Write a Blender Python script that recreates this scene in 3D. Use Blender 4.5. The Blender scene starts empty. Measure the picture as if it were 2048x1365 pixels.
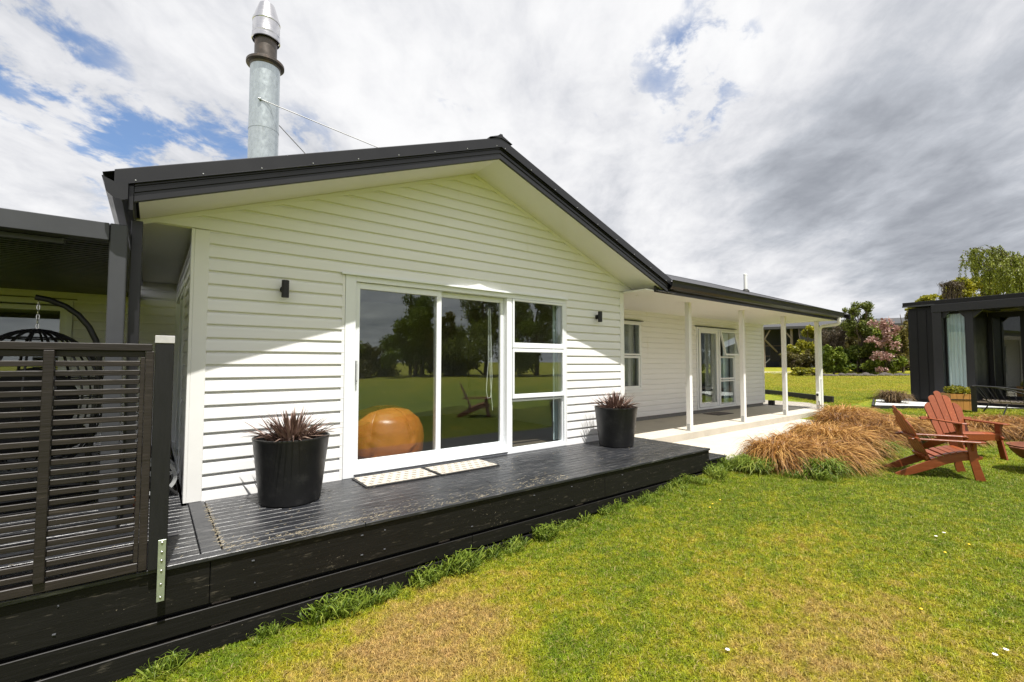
import bpy, bmesh, math, random
import numpy as np
from mathutils import Vector, Matrix

rnd = random.Random(7)
rng = np.random.default_rng(11)
S = bpy.context.scene
COL = S.collection
R = math.radians

# ------------------------------------------------------------------ camera
cam_d = bpy.data.cameras.new("camera")
cam = bpy.data.objects.new("camera", cam_d)
COL.objects.link(cam)
YAW, PITCH, ROLL, FPX = R(37.93), R(2.655), R(0.048), 922.1
fw = Vector((math.sin(YAW) * math.cos(PITCH), math.cos(YAW) * math.cos(PITCH), math.sin(PITCH)))
rt = Vector((math.cos(YAW), -math.sin(YAW), 0))
up = rt.cross(fw)
rt2 = rt * math.cos(ROLL) + up * math.sin(ROLL)
up2 = up * math.cos(ROLL) - rt * math.sin(ROLL)
cam.matrix_world = Matrix((rt2, up2, -fw)).transposed().to_4x4()
cam_d.sensor_width = 36
cam_d.lens = 36 * FPX / 2048
cam_d.clip_start = 0.05
cam_d.clip_end = 2000
S.camera = cam


def at(px, py, depth):
    """a point of the place seen at pixel (px, py) of the 2048 px photograph, at a distance"""
    return (rt2 * ((px - 1024) / FPX) + up2 * ((682.5 - py) / FPX) + fw) * depth


# ------------------------------------------------------------------ world, sun, exposure
S.view_settings.view_transform = 'Standard'
S.view_settings.look = 'None'
S.view_settings.gamma = 1
S.view_settings.use_curve_mapping = False
S.view_settings.exposure = 0.80
S.render.engine = 'CYCLES'
S.cycles.max_bounces = 10
S.cycles.transparent_max_bounces = 16
S.cycles.caustics_reflective = False
S.cycles.caustics_refractive = False
S.cycles.use_denoising = True

SUNV = Vector((0.0835, 0.553, -1.42)).normalized()
sun_d = bpy.data.lights.new("sun", 'SUN')
sun_d.energy = 4.8
sun_d.angle = R(0.53)
sun_d.color = (1.0, 0.965, 0.90)
sun = bpy.data.objects.new("sun", sun_d)
sun.rotation_euler = SUNV.to_track_quat('-Z', 'Y').to_euler()
COL.objects.link(sun)

world = bpy.data.worlds.new("World")
S.world = world
world.use_nodes = True
wt = world.node_tree
wt.nodes.clear()


class NT:
    """small helper for node trees"""
    def __init__(s, t):
        s.t = t

    def n(s, typ, ins=None, **kw):
        x = s.t.nodes.new(typ)
        for k, v in kw.items():
            setattr(x, k, v)
        for k, v in (ins or {}).items():
            i = x.inputs[k]
            if hasattr(v, 'is_output') or isinstance(v, bpy.types.NodeSocket):
                s.t.links.new(v, i)
            else:
                i.default_value = v
        return x

    def math(s, op, a, b=None, c=None, clamp=False):
        ins = {0: a}
        if b is not None:
            ins[1] = b
        if c is not None:
            ins[2] = c
        return s.n('ShaderNodeMath', ins, operation=op, use_clamp=clamp).outputs[0]

    def vmath(s, op, a, b=None, out=0):
        ins = {0: a}
        if b is not None:
            ins[1] = b
        return s.n('ShaderNodeVectorMath', ins, operation=op).outputs[out]

    def noise(s, vec, scale, detail=4, rough=.55, dist=0., out='Fac'):
        ins = {'Scale': scale, 'Detail': detail, 'Roughness': rough, 'Distortion': dist}
        if vec is not None:
            ins['Vector'] = vec
        return s.n('ShaderNodeTexNoise', ins).outputs[out]

    def ss(s, v, lo, hi, a=0., b=1.):
        return s.n('ShaderNodeMapRange', {'Value': v, 'From Min': lo, 'From Max': hi, 'To Min': a, 'To Max': b},
                   interpolation_type='SMOOTHSTEP').outputs[0]

    def mix(s, f, a, b, blend='MIX'):
        x = s.n('ShaderNodeMix', None, data_type='RGBA', blend_type=blend)
        for sock, v in ((x.inputs[0], f), (x.inputs[6], a), (x.inputs[7], b)):
            if isinstance(v, bpy.types.NodeSocket):
                s.t.links.new(v, sock)
            elif sock == x.inputs[0]:
                sock.default_value = v
            else:
                sock.default_value = (*v, 1) if len(v) == 3 else v
        return x.outputs[2]


w = NT(wt)
tc = w.n('ShaderNodeTexCoord').outputs['Generated']
sepd = w.n('ShaderNodeSeparateXYZ', {0: tc})
dz = w.math('MAXIMUM', sepd.outputs[2], 0.0)
zz = w.math('ADD', dz, 0.22)
pl = w.n('ShaderNodeCombineXYZ', {0: w.math('DIVIDE', sepd.outputs[0], zz), 1: w.math('DIVIDE', sepd.outputs[1], zz), 2: 0.0}).outputs[0]
sky = w.n('ShaderNodeTexSky', None, sky_type='NISHITA', sun_disc=False, sun_elevation=R(68.5), sun_rotation=R(188.6),
          air_density=1.0, dust_density=0.4, ozone_density=1.6).outputs[0]


def near_dir(px, py, rad, soft):
    d = at(px, py, 1).normalized()
    dp = w.vmath('DOT_PRODUCT', tc, tuple(d), out='Value')
    return w.ss(dp, math.cos(R(rad + soft)), math.cos(R(rad)))


rotv = w.n('ShaderNodeVectorRotate', {'Vector': pl, 'Angle': R(-48)}, rotation_type='Z_AXIS').outputs[0]
stv = w.vmath('MULTIPLY', rotv, (0.95, 1.1, 1))
warp = w.noise(pl, 1.6, 4, .55, out='Color')
stw = w.vmath('ADD', stv, w.vmath('MULTIPLY', w.vmath('SUBTRACT', warp, (.5, .5, .5)), (.22, .22, 0)))
cov = w.noise(w.vmath('ADD', stw, (3.1, 7.7, 0)), 2.2, 10, .60, .1)
fine = w.noise(w.vmath('ADD', stw, (1.3, 2.9, 2.)), 6.0, 9, .62, .1)
holes = None
for (px, py, r_, s_, a_) in ((1385, 150, 1.0, 8, .40), (1290, 170, 1, 6, .30), (1375, 220, 1, 5, .30), (915, 165, .3, 5, .30), (10, 100, 2, 8, .42), (165, 120, .3, 5, .36),
                             (85, 225, .3, 5, .36), (270, 320, 2, 7, .42), (420, 300, 1.5, 6, .38), (560, 290, 1, 6, .35), (330, 420, .5, 4, .3), (1190, 215, .5, 5, .28), (1580, 275, .5, 4, .24),
                             (1420, 5, 1, 5, .3)):
    t_ = w.math('MULTIPLY', near_dir(px, py, r_, s_), a_)
    holes = t_ if holes is None else w.math('MAXIMUM', holes, t_)
tear = w.ss(fine, .36, .62)
covh = w.math('SUBTRACT', w.math('ADD', cov, .205), w.math('MULTIPLY', holes, w.math('ADD', tear, .12)))
mask = w.ss(covh, .18, .50)
# thickness of the cloud decides its grey
dark = w.noise(w.vmath('ADD', w.vmath('MULTIPLY', stw, (.8, 1.3, 1)), (5.2, 1.4, 0)), 1.3, 8, .58, .15)
dk = w.math('ADD', dark, w.math('MULTIPLY', w.math('SUBTRACT', fine, .5), .36))
hv = None
for (px, py, r_, s_, a_) in ((2000, 150, 4, 18, .15), (1650, 480, 2, 14, .06), (1250, 560, 2, 12, .06), (150, 30, 2, 14, .10), (620, 120, 2, 14, .05), (1900, 400, 3, 12, .05)):
    t_ = w.math('MULTIPLY', near_dir(px, py, r_, s_), a_)
    hv = t_ if hv is None else w.math('ADD', hv, t_)
lt = w.math('MULTIPLY', near_dir(1000, 480, 4, 24), .08)
dk = w.math('SUBTRACT', w.math('ADD', dk, hv), lt)
g1 = w.ss(dk, .31, .98)
ramp = w.n('ShaderNodeValToRGB', {0: g1})
cr = ramp.color_ramp
cr.elements[0].position = 0
cr.elements[0].color = (5.7, 5.7, 5.75, 1)
cr.elements[1].position = 1
cr.elements[1].color = (1.75, 1.87, 2.12, 1)
e_ = cr.elements.new(.28)
e_.color = (4.5, 4.55, 4.75, 1)
e_ = cr.elements.new(.6)
e_.color = (3.1, 3.25, 3.55, 1)
cloud = ramp.outputs[0]
skyb = w.mix(.16, w.mix(1.0, sky, (0.50, 0.74, .95), 'MULTIPLY'), (4, 4.1, 4.3))
skyc = w.mix(mask, skyb, cloud)
# below the horizon: plain ground tone, never seen past the lawn
low = w.ss(sepd.outputs[2], -.02, 0.0)
final = w.mix(low, (.6, .7, .3), skyc)
bg = w.n('ShaderNodeBackground', {'Color': final, 'Strength': 0.1})
wo = w.n('ShaderNodeOutputWorld', {0: bg.outputs[0]})


# ------------------------------------------------------------------ materials
def new_mat(name):
    m = bpy.data.materials.new(name)
    m.use_nodes = True
    m.node_tree.nodes.clear()
    return m, NT(m.node_tree)


def M(name, base, rough=.5, metal=0., var=.12, vscale=6., stretch=(1, 1, 1), bump=0., bscale=40., objvar=0., spec=.5,
      second=None, sscale=3., slo=.5, shi=.7, coat=0., sstretch=None, fleck=None):
    """principled material: colour + noise variation, optional second colour in patches (wear; on the deck also painted reflections), optional bump"""
    m, n = new_mat(name)
    co = n.n('ShaderNodeTexCoord').outputs['Object']
    vec = n.vmath('MULTIPLY', co, stretch)
    oi = n.n('ShaderNodeObjectInfo')
    if objvar:
        vec = n.vmath('ADD', vec, n.vmath('MULTIPLY', n.n('ShaderNodeCombineXYZ', {0: oi.outputs['Random'], 1: oi.outputs['Random'], 2: oi.outputs['Random']}).outputs[0], (37, 19, 53)))
    f = n.noise(vec, vscale, 6, .6)
    k = n.math('ADD', n.math('MULTIPLY', n.math('SUBTRACT', f, .5), var * 4), 1.0)
    if objvar:
        k = n.math('MULTIPLY', k, n.math('ADD', n.math('MULTIPLY', n.math('SUBTRACT', oi.outputs['Random'], .5), objvar * 2), 1))
    c = (*base, 1)
    if second:
        v2 = n.vmath('MULTIPLY', co, sstretch or stretch)
        c = n.mix(n.ss(n.noise(v2, sscale, 8, .65), slo, shi), base, second)
    kk = n.n('ShaderNodeCombineColor', {0: k, 1: k, 2: k}).outputs[0]
    if fleck:
        # small specks of dirt and clippings stuck to the surface, gathered in patches
        fs = n.noise(co, fleck[1], 3, .7)
        fp = n.noise(co, 2.3, 4, .6)
        c = n.mix(n.math('MULTIPLY', n.ss(n.math('ADD', fs, n.math('MULTIPLY', fp, .35)), fleck[2], fleck[2] + .06), .5), c, fleck[0])
    col = n.mix(1.0, c, kk, 'MULTIPLY')
    p = n.n('ShaderNodeBsdfPrincipled', {'Base Color': col, 'Metallic': metal, 'Specular IOR Level': spec, 'Coat Weight': coat,
                                         'Roughness': n.math('ADD', n.math('MULTIPLY', n.math('SUBTRACT', f, .5), .25), rough, clamp=True)})
    if bump:
        b = n.n('ShaderNodeBump', {'Strength': bump, 'Distance': .01, 'Height': n.noise(vec, bscale, 6, .6)})
        n.t.links.new(b.outputs[0], p.inputs['Normal'])
    n.n('ShaderNodeOutputMaterial', {0: p.outputs[0]})
    return m


siding = M("vinyl_siding", (.80, .795, .79), .42, var=.025, vscale=3, stretch=(.6, .6, 6), bump=.05, bscale=90, objvar=.015, second=(.70, .66, .57), sscale=2.2, slo=.60, shi=.90, sstretch=(3, 3, .5))
trimw = M("white_aluminium", (.80, .82, .84), .35, var=.02)
paintw = M("white_paint", (.80, .795, .775), .45, var=.02, second=(.62, .58, .5), sscale=5, slo=.64, shi=.8)
soffit_m = M("soffit_paint", (.81, .795, .76), .6, var=.02)
dkmetal = M("charcoal_steel", (.013, .013, .015), .33, var=.1, vscale=2)
dksteel2 = M("grey_steel_post", (.045, .047, .053), .42, var=.08)
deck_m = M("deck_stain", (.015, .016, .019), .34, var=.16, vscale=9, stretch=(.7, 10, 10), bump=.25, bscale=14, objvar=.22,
           second=(.15, .145, .14), sscale=6, slo=.50, shi=.82, sstretch=(.8, 6, 6), spec=.5, fleck=((.40, .36, .28), 60, .90))  # second colour: worn grey, plus whitish reflection streaks painted into the stain
fascia_m = M("fascia_stain", (.0075, .007, .0065), .5, var=.2, vscale=6, stretch=(.5, 6, 6), bump=.2, bscale=12, objvar=.1,
             second=(.12, .105, .08), sscale=13, slo=.58, shi=.86, sstretch=(.6, 3, 3), spec=.22, fleck=((.30, .26, .19), 70, .87))
screen_m = M("screen_wood", (.018, .014, .0125), .45, var=.2, vscale=6, stretch=(.6, 8, 8), bump=.2, bscale=16, objvar=.22,
             second=(.05, .040, .033), sscale=9, slo=.55, shi=.8, sstretch=(.5, 6, 6), spec=.35)
postblk = M("post_black", (.009, .009, .0095), .55, var=.15, vscale=8, stretch=(6, 6, .7), bump=.2, bscale=14, spec=.3)
zinc = M("zinc_plate", (.42, .47, .38), .42, .7, var=.1, vscale=30)
cutw = M("cut_end", (.42, .41, .41), .8, var=.12, vscale=30)
concrete = M("concrete", (.47, .43, .36), .85, var=.07, vscale=4, bump=.15, bscale=120, second=(.32, .29, .245), sscale=1.2, slo=.5, shi=.8)
blockm = M("foundation_block", (.20, .195, .185), .9, var=.1, vscale=14, bump=.4, bscale=60)
galv = M("galvanised_steel", (.52, .57, .58), .30, .85, var=.16, vscale=34, stretch=(1, 1, .6), second=(.30, .31, .30), sscale=7, slo=.56, shi=.78)
stain_steel = M("brushed_stainless", (.66, .65, .66), .24, 1., var=.03, vscale=10, stretch=(1, 1, 12))
rodm = M("stay_steel", (.20, .20, .20), .5, .8, var=.05)
rustneck = M("heat_stained_steel", (.11, .095, .085), .42, .7, var=.25, vscale=14, second=(.22, .15, .11), sscale=9, slo=.5, shi=.75)
potm = M("black_planter", (.010, .010, .0105), .42, var=.15, vscale=8, bump=.1, bscale=90, second=(.045, .044, .042), sscale=7, slo=.50, shi=.82)
soil = M("soil", (.035, .025, .018), .95, var=.3, vscale=30)
leather = M("tan_leather", (.46, .135, .022), .36, var=.14, vscale=7, bump=.3, bscale=16, second=(.33, .10, .02), sscale=4, slo=.5, shi=.8)
lampm = M("lamp_black", (.010, .010, .011), .5, var=.05)
chairw = M("red_stained_wood", (.205, .047, .012), .38, var=.16, vscale=7, stretch=(1, 7, 7), bump=.12, bscale=20, objvar=.14,
           second=(.34, .11, .04), sscale=5, slo=.5, shi=.85, coat=.08)
up_z0 = Vector((0, 0, 1))
rustm = M("rusted_steel", (.16, .055, .028), .7, .3, var=.25, vscale=9, second=(.28, .10, .04), sscale=6, slo=.45, shi=.75, bump=.2, bscale=50)
cabm = M("cabin_black", (.008, .008, .0095), .55, var=.12, vscale=5, spec=.3)
cabpost = M("cabin_charcoal", (.022, .022, .026), .5, var=.1, spec=.35)
wirem = M("black_wire", (.012, .012, .013), .4, var=.05)
planterw = M("planter_timber", (.42, .20, .045), .6, var=.2, vscale=6, stretch=(5, 5, 1), objvar=.18)
shedwall = M("shed_iron", (.045, .050, .062), .7, var=.2, vscale=2, stretch=(6, 6, .5))
shedroof = M("shed_roof", (.040, .040, .042), .6, var=.15)
timber_g = M("grey_timber", (.20, .165, .135), .8, var=.2, vscale=5)
bark = M("bark", (.10, .075, .055), .9, var=.25, vscale=20, bump=.5, bscale=30)
edging_m = M("black_edging", (.016, .015, .014), .7, var=.2, vscale=8)
int_wall = M("interior_wall", (.42, .40, .37), .8, var=.03)
int_floor = M("interior_floor", (.16, .12, .085), .45, var=.15, vscale=5, stretch=(1, 8, 1))
curtain_m = M("grey_curtain", (.46, .46, .45), .8, var=.04)
curtain_b = M("pale_blue_curtain", (.72, .82, .86), .8, var=.04)
cushion_m = M("dark_cushion", (.014, .014, .016), .9, var=.1)
orange_p = M("orange_plastic", (.75, .20, .02), .4, var=.03)
grey_p = M("grey_plastic", (.42, .43, .43), .45, var=.05)
pvc = M("white_pvc", (.80, .80, .78), .3, var=.02)
black_rub = M("black_rubber", (.013, .013, .013), .7, var=.1)
straw_m = M("dry_straw", (.42, .36, .25), .9, var=.2, objvar=.0)
grit_m = M("rock", (.07, .06, .05), .9, var=.25, vscale=6, bump=.6, bscale=10)
car_m = M("white_car_paint", (.75, .76, .78), .25, var=.02)


def roof_iron():
    return M("roof_iron", (.045, .045, .05), .42, var=.06, vscale=2)


roof_m = roof_iron()


def mat_glass():
    m, n = new_mat("window_glass")
    fc = n.n('ShaderNodeLayerWeight', {'Blend': .5}).outputs['Facing']
    fr = n.math('ADD', n.math('MULTIPLY', n.math('POWER', fc, 4.0), .91), .09)
    tr = n.n('ShaderNodeBsdfTransparent', {'Color': (.93, .96, .955, 1)})
    gl = n.n('ShaderNodeBsdfGlossy', {'Color': (.96, 1, 1, 1), 'Roughness': 0.0})
    wv = n.noise(n.n('ShaderNodeTexCoord').outputs['Object'], 1.1, 1, .4)
    b = n.n('ShaderNodeBump', {'Strength': .035, 'Distance': .02, 'Height': wv})
    n.t.links.new(b.outputs[0], gl.inputs['Normal'])
    mx = n.n('ShaderNodeMixShader', {0: fr, 1: tr.outputs[0], 2: gl.outputs[0]})
    n.n('ShaderNodeOutputMaterial', {0: mx.outputs[0]})
    return m


glass = mat_glass()


def lawn_colour(n, pos):
    """green / yellow-green / tan patches as a function of place, shared by turf and blades"""
    p0 = n.noise(pos, .55, 5, .6)
    p1 = n.noise(n.vmath('ADD', pos, (9.3, 2.2, 0)), 1.7, 6, .65)
    p2 = n.noise(n.vmath('ADD', pos, (3.1, 5.2, 0)), 9., 5, .65)
    flat = n.vmath('MULTIPLY', pos, (1, 1, 0))
    dd = None
    for (cx, cy, r0, r1, a) in ((1.35, 2.7, .0, 1.1, .22), (.9, 2.4, .1, 1.3, .14), (2.05, 2.75, .0, .9, .14), (3.3, .9, .3, 1.7, .15), (2.2, 1.0, .2, 1.2, .10), (4.6, 1.6, .1, .6, .08), (3.6, 2.5, .1, .8, .08)):
        d = n.vmath('DISTANCE', flat, (cx, cy, 0), out='Value')
        t = n.math('MULTIPLY', n.ss(d, r1, r0), a)
        dd = t if dd is None else n.math('ADD', dd, t)
    dry = n.math('ADD', n.math('ADD', n.math('MULTIPLY', p0, .30), n.math('MULTIPLY', p1, .42)), n.math('ADD', n.math('MULTIPLY', p2, .62), dd))
    far = n.ss(n.vmath('LENGTH', flat, out='Value'), 9, 30, 0, .10)
    dry = n.math('ADD', dry, far)
    r = n.n('ShaderNodeValToRGB', {0: n.ss(dry, .52, 1.10)})
    c = r.color_ramp
    c.elements[0].position = 0
    c.elements[0].color = (.125, .19, .010, 1)
    c.elements[1].position = 1
    c.elements[1].color = (.42, .275, .11, 1)
    for q, col in ((.28, (.235, .27, .012, 1)), (.5, (.34, .31, .022, 1)), (.72, (.40, .305, .07, 1))):
        e = c.elements.new(q)
        e.color = col
    p3 = n.noise(n.vmath('ADD', pos, (1.7, 8.8, 0)), 26., 4, .6)
    k3 = n.math('ADD', n.math('MULTIPLY', n.math('SUBTRACT', p3, .5), 1.7), 1.0)
    return n.mix(1., r.outputs[0], n.n('ShaderNodeCombineColor', {0: k3, 1: k3, 2: k3}).outputs[0], 'MULTIPLY'), p2


def mat_lawn():
    m, n = new_mat("lawn_turf")
    pos = n.n('ShaderNodeNewGeometry').outputs['Position']
    col, p2 = lawn_colour(n, pos)
    f = n.noise(pos, 60, 4, .7)
    f2 = n.noise(n.vmath('MULTIPLY', pos, (1, 3.2, 1)), 2.2, 5, .7)
    k = n.math('ADD', n.math('MULTIPLY', n.math('SUBTRACT', f, .5), 1.3), n.math('ADD', n.math('MULTIPLY', n.math('SUBTRACT', f2, .5), .55), .72))
    col = n.mix(1., col, n.n('ShaderNodeCombineColor', {0: k, 1: k, 2: k}).outputs[0], 'MULTIPLY')
    b = n.n('ShaderNodeBump', {'Strength': .9, 'Distance': .03, 'Height': f})
    p = n.n('ShaderNodeBsdfPrincipled', {'Base Color': col, 'Roughness': .85, 'Specular IOR Level': .2, 'Normal': b.outputs[0]})
    n.n('ShaderNodeOutputMaterial', {0: p.outputs[0]})
    return m


def mat_blade():
    m, n = new_mat("grass_blades")
    pos = n.n('ShaderNodeNewGeometry').outputs['Position']
    col, p2 = lawn_colour(n, pos)
    oi = n.n('ShaderNodeNewGeometry').outputs['Random Per Island']
    k = n.math('ADD', n.math('MULTIPLY', oi, 1.0), .54)
    col = n.mix(1., col, n.n('ShaderNodeCombineColor', {0: k, 1: k, 2: n.math('MULTIPLY', k, .9)}).outputs[0], 'MULTIPLY')
    # some straw blades everywhere
    st = n.math('GREATER_THAN', n.math('FRACT', n.math('MULTIPLY', oi, 17.31)), .84)
    col = n.mix(n.math('MULTIPLY', st, .7), col, (.42, .32, .13))
    d = n.n('ShaderNodeBsdfPrincipled', {'Base Color': col, 'Roughness': .55, 'Specular IOR Level': .3})
    t = n.n('ShaderNodeBsdfTranslucent', {'Color': col})
    mx = n.n('ShaderNodeMixShader', {0: .35, 1: d.outputs[0], 2: t.outputs[0]})
    n.n('ShaderNodeOutputMaterial', {0: mx.outputs[0]})
    return m


def mat_leaf(name, cols, rough=.5, trans=.35, clump=1.2, gloss=.35, lo=.3, hi=.7):
    """leaves: colour differs leaf by leaf and clump by clump"""
    m, n = new_mat(name)
    isl = n.n('ShaderNodeNewGeometry').outputs['Random Per Island']
    co = n.n('ShaderNodeTexCoord').outputs['Object']
    f = n.noise(co, clump, 3, .6)
    a = n.math('ADD', n.math('MULTIPLY', isl, .55), n.math('MULTIPLY', f, .9))
    a = n.math('ADD', a, n.math('MULTIPLY', n.math('SUBTRACT', n.n('ShaderNodeObjectInfo').outputs['Random'], .5), .28))
    r = n.n('ShaderNodeValToRGB', {0: n.ss(a, lo, lo + .95)})
    c = r.color_ramp
    c.elements[0].position = 0
    c.elements[0].color = (*cols[0], 1)
    c.elements[1].position = 1
    c.elements[1].color = (*cols[-1], 1)
    for i, q in enumerate(cols[1:-1]):
        c.elements.new((i + 1) / (len(cols) - 1)).color = (*q, 1)
    d = n.n('ShaderNodeBsdfPrincipled', {'Base Color': r.outputs[0], 'Roughness': rough, 'Specular IOR Level': gloss})
    t = n.n('ShaderNodeBsdfTranslucent', {'Color': r.outputs[0]})
    mx = n.n('ShaderNodeMixShader', {0: trans, 1: d.outputs[0], 2: t.outputs[0]})
    n.n('ShaderNodeOutputMaterial', {0: mx.outputs[0]})
    return m


lawn_m = mat_lawn()
blade_m = mat_blade()
lf_green = mat_leaf("leaf_green", [(.06, .095, .012), (.14, .19, .02), (.27, .31, .04)])
lf_dark = mat_leaf("leaf_dark", [(.020, .034, .008), (.048, .072, .014), (.11, .125, .026)])
lf_yellow = mat_leaf("leaf_yellow_green", [(.08, .09, .012), (.22, .22, .018), (.42, .38, .025)])
lf_light = mat_leaf("leaf_light_green", [(.07, .095, .018), (.17, .20, .035), (.31, .32, .075)])
lf_olive = mat_leaf("leaf_olive_brown", [(.07, .065, .02), (.16, .135, .035), (.27, .22, .06)])
lf_brown = mat_leaf("leaf_brown_twig", [(.045, .034, .020), (.10, .075, .045), (.16, .13, .085)])
lf_pink = mat_leaf("blossom_pink", [(.20, .10, .085), (.38, .22, .19), (.60, .44, .40)], trans=.3)
lf_willow = mat_leaf("leaf_willow", [(.10, .125, .012), (.22, .25, .025), (.38, .38, .07)], clump=.8)
lf_flax = mat_leaf("flax_leaf", [(.07, .042, .033), (.17, .105, .085), (.34, .25, .20)], rough=.4, trans=.1, gloss=.5, clump=3)
tuss_m = mat_leaf("tussock_blade", [(.070, .030, .009), (.27, .118, .024), (.54, .32, .10)], rough=.5, trans=.25, clump=5, lo=.25)
tuss_g = mat_leaf("tuft_green", [(.06, .10, .010), (.14, .205, .018), (.28, .32, .05)], rough=.5, trans=.3, clump=2.5)
tuss_d = mat_leaf("tuft_brown", [(.05, .03, .015), (.12, .075, .03), (.22, .14, .06)], rough=.6, trans=.2)
daisy_m = M("daisy_petals", (.78, .76, .70), .6, var=.02)
dandelion_m = M("dandelion_petals", (.80, .55, .02), .6, var=.05)


def mat_gravel(name, c1, c2, sc):
    m, n = new_mat(name)
    pos = n.n('ShaderNodeNewGeometry').outputs['Position']
    v = n.n('ShaderNodeTexVoronoi', {'Vector': pos, 'Scale': sc})
    k = n.noise(pos, 2.2, 5, .6)
    col = n.mix(n.n('ShaderNodeSeparateColor', {0: v.outputs['Color']}).outputs[0], c1, c2)
    kk = n.math('ADD', n.math('MULTIPLY', k, .5), .75)
    col = n.mix(1., col, n.n('ShaderNodeCombineColor', {0: kk, 1: kk, 2: kk}).outputs[0], 'MULTIPLY')
    b = n.n('ShaderNodeBump', {'Strength': 1., 'Distance': .02, 'Height': n.math('SUBTRACT', 1, v.outputs['Distance'])})
    p = n.n('ShaderNodeBsdfPrincipled', {'Base Color': col, 'Roughness': .9, 'Normal': b.outputs[0]})
    n.n('ShaderNodeOutputMaterial', {0: p.outputs[0]})
    return m


gravel_m = mat_gravel("grey_gravel", (.20, .18, .15), (.46, .42, .36), 45)
white_gr = mat_gravel("white_gravel", (.36, .36, .34), (.78, .78, .74), 28)
yard_m = mat_gravel("yard_gravel", (.36, .33, .29), (.55, .51, .45), 12)


def mat_matprint(name, base, dark, pitch, thr, diag=False):
    """woven mat: flat printed lattice"""
    m, n = new_mat(name)
    co = n.n('ShaderNodeTexCoord').outputs['Object']
    if diag:
        co = n.n('ShaderNodeVectorRotate', {'Vector': co, 'Angle': R(45)}, rotation_type='Z_AXIS').outputs[0]
    s = n.n('ShaderNodeSeparateXYZ', {0: n.vmath('MULTIPLY', co, (2 * math.pi / pitch,) * 3)})
    if diag:
        a = n.math('ABSOLUTE', n.math('SINE', s.outputs[0]))
        b = n.math('ABSOLUTE', n.math('SINE', s.outputs[1]))
        f = n.math('LESS_THAN', n.math('MINIMUM', a, b), thr)
    else:
        # rows of small crosses, every second row shifted
        u = n.math('DIVIDE', s.outputs[0], 2 * math.pi)
        v = n.math('DIVIDE', s.outputs[1], 2 * math.pi)
        u = n.math('ADD', u, n.math('MULTIPLY', n.math('MODULO', n.math('FLOOR', n.math('ADD', v, 100)), 2), .5))
        du = n.math('ABSOLUTE', n.math('SUBTRACT', n.math('FRACT', n.math('ADD', u, 100)), .5))
        dv = n.math('ABSOLUTE', n.math('SUBTRACT', n.math('FRACT', n.math('ADD', v, 100)), .5))
        f1 = n.math('MULTIPLY', n.math('LESS_THAN', du, .09), n.math('LESS_THAN', dv, .36))
        f2 = n.math('MULTIPLY', n.math('LESS_THAN', dv, .12), n.math('LESS_THAN', du, .30))
        f = n.math('MULTIPLY', n.math('MAXIMUM', f1, f2), .75)
    col = n.mix(f, base, dark)
    p = n.n('ShaderNodeBsdfPrincipled', {'Base Color': col, 'Roughness': .9})
    n.n('ShaderNodeOutputMaterial', {0: p.outputs[0]})
    return m


mat_beige = mat_matprint("beige_doormat", (.44, .40, .345), (.09, .08, .072), .088, .62)
mat_grey = mat_matprint("grey_doormat", (.055, .045, .045), (.26, .22, .2), .16, .25, True)


# ------------------------------------------------------------------ geometry helpers
OFF = {}


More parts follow.
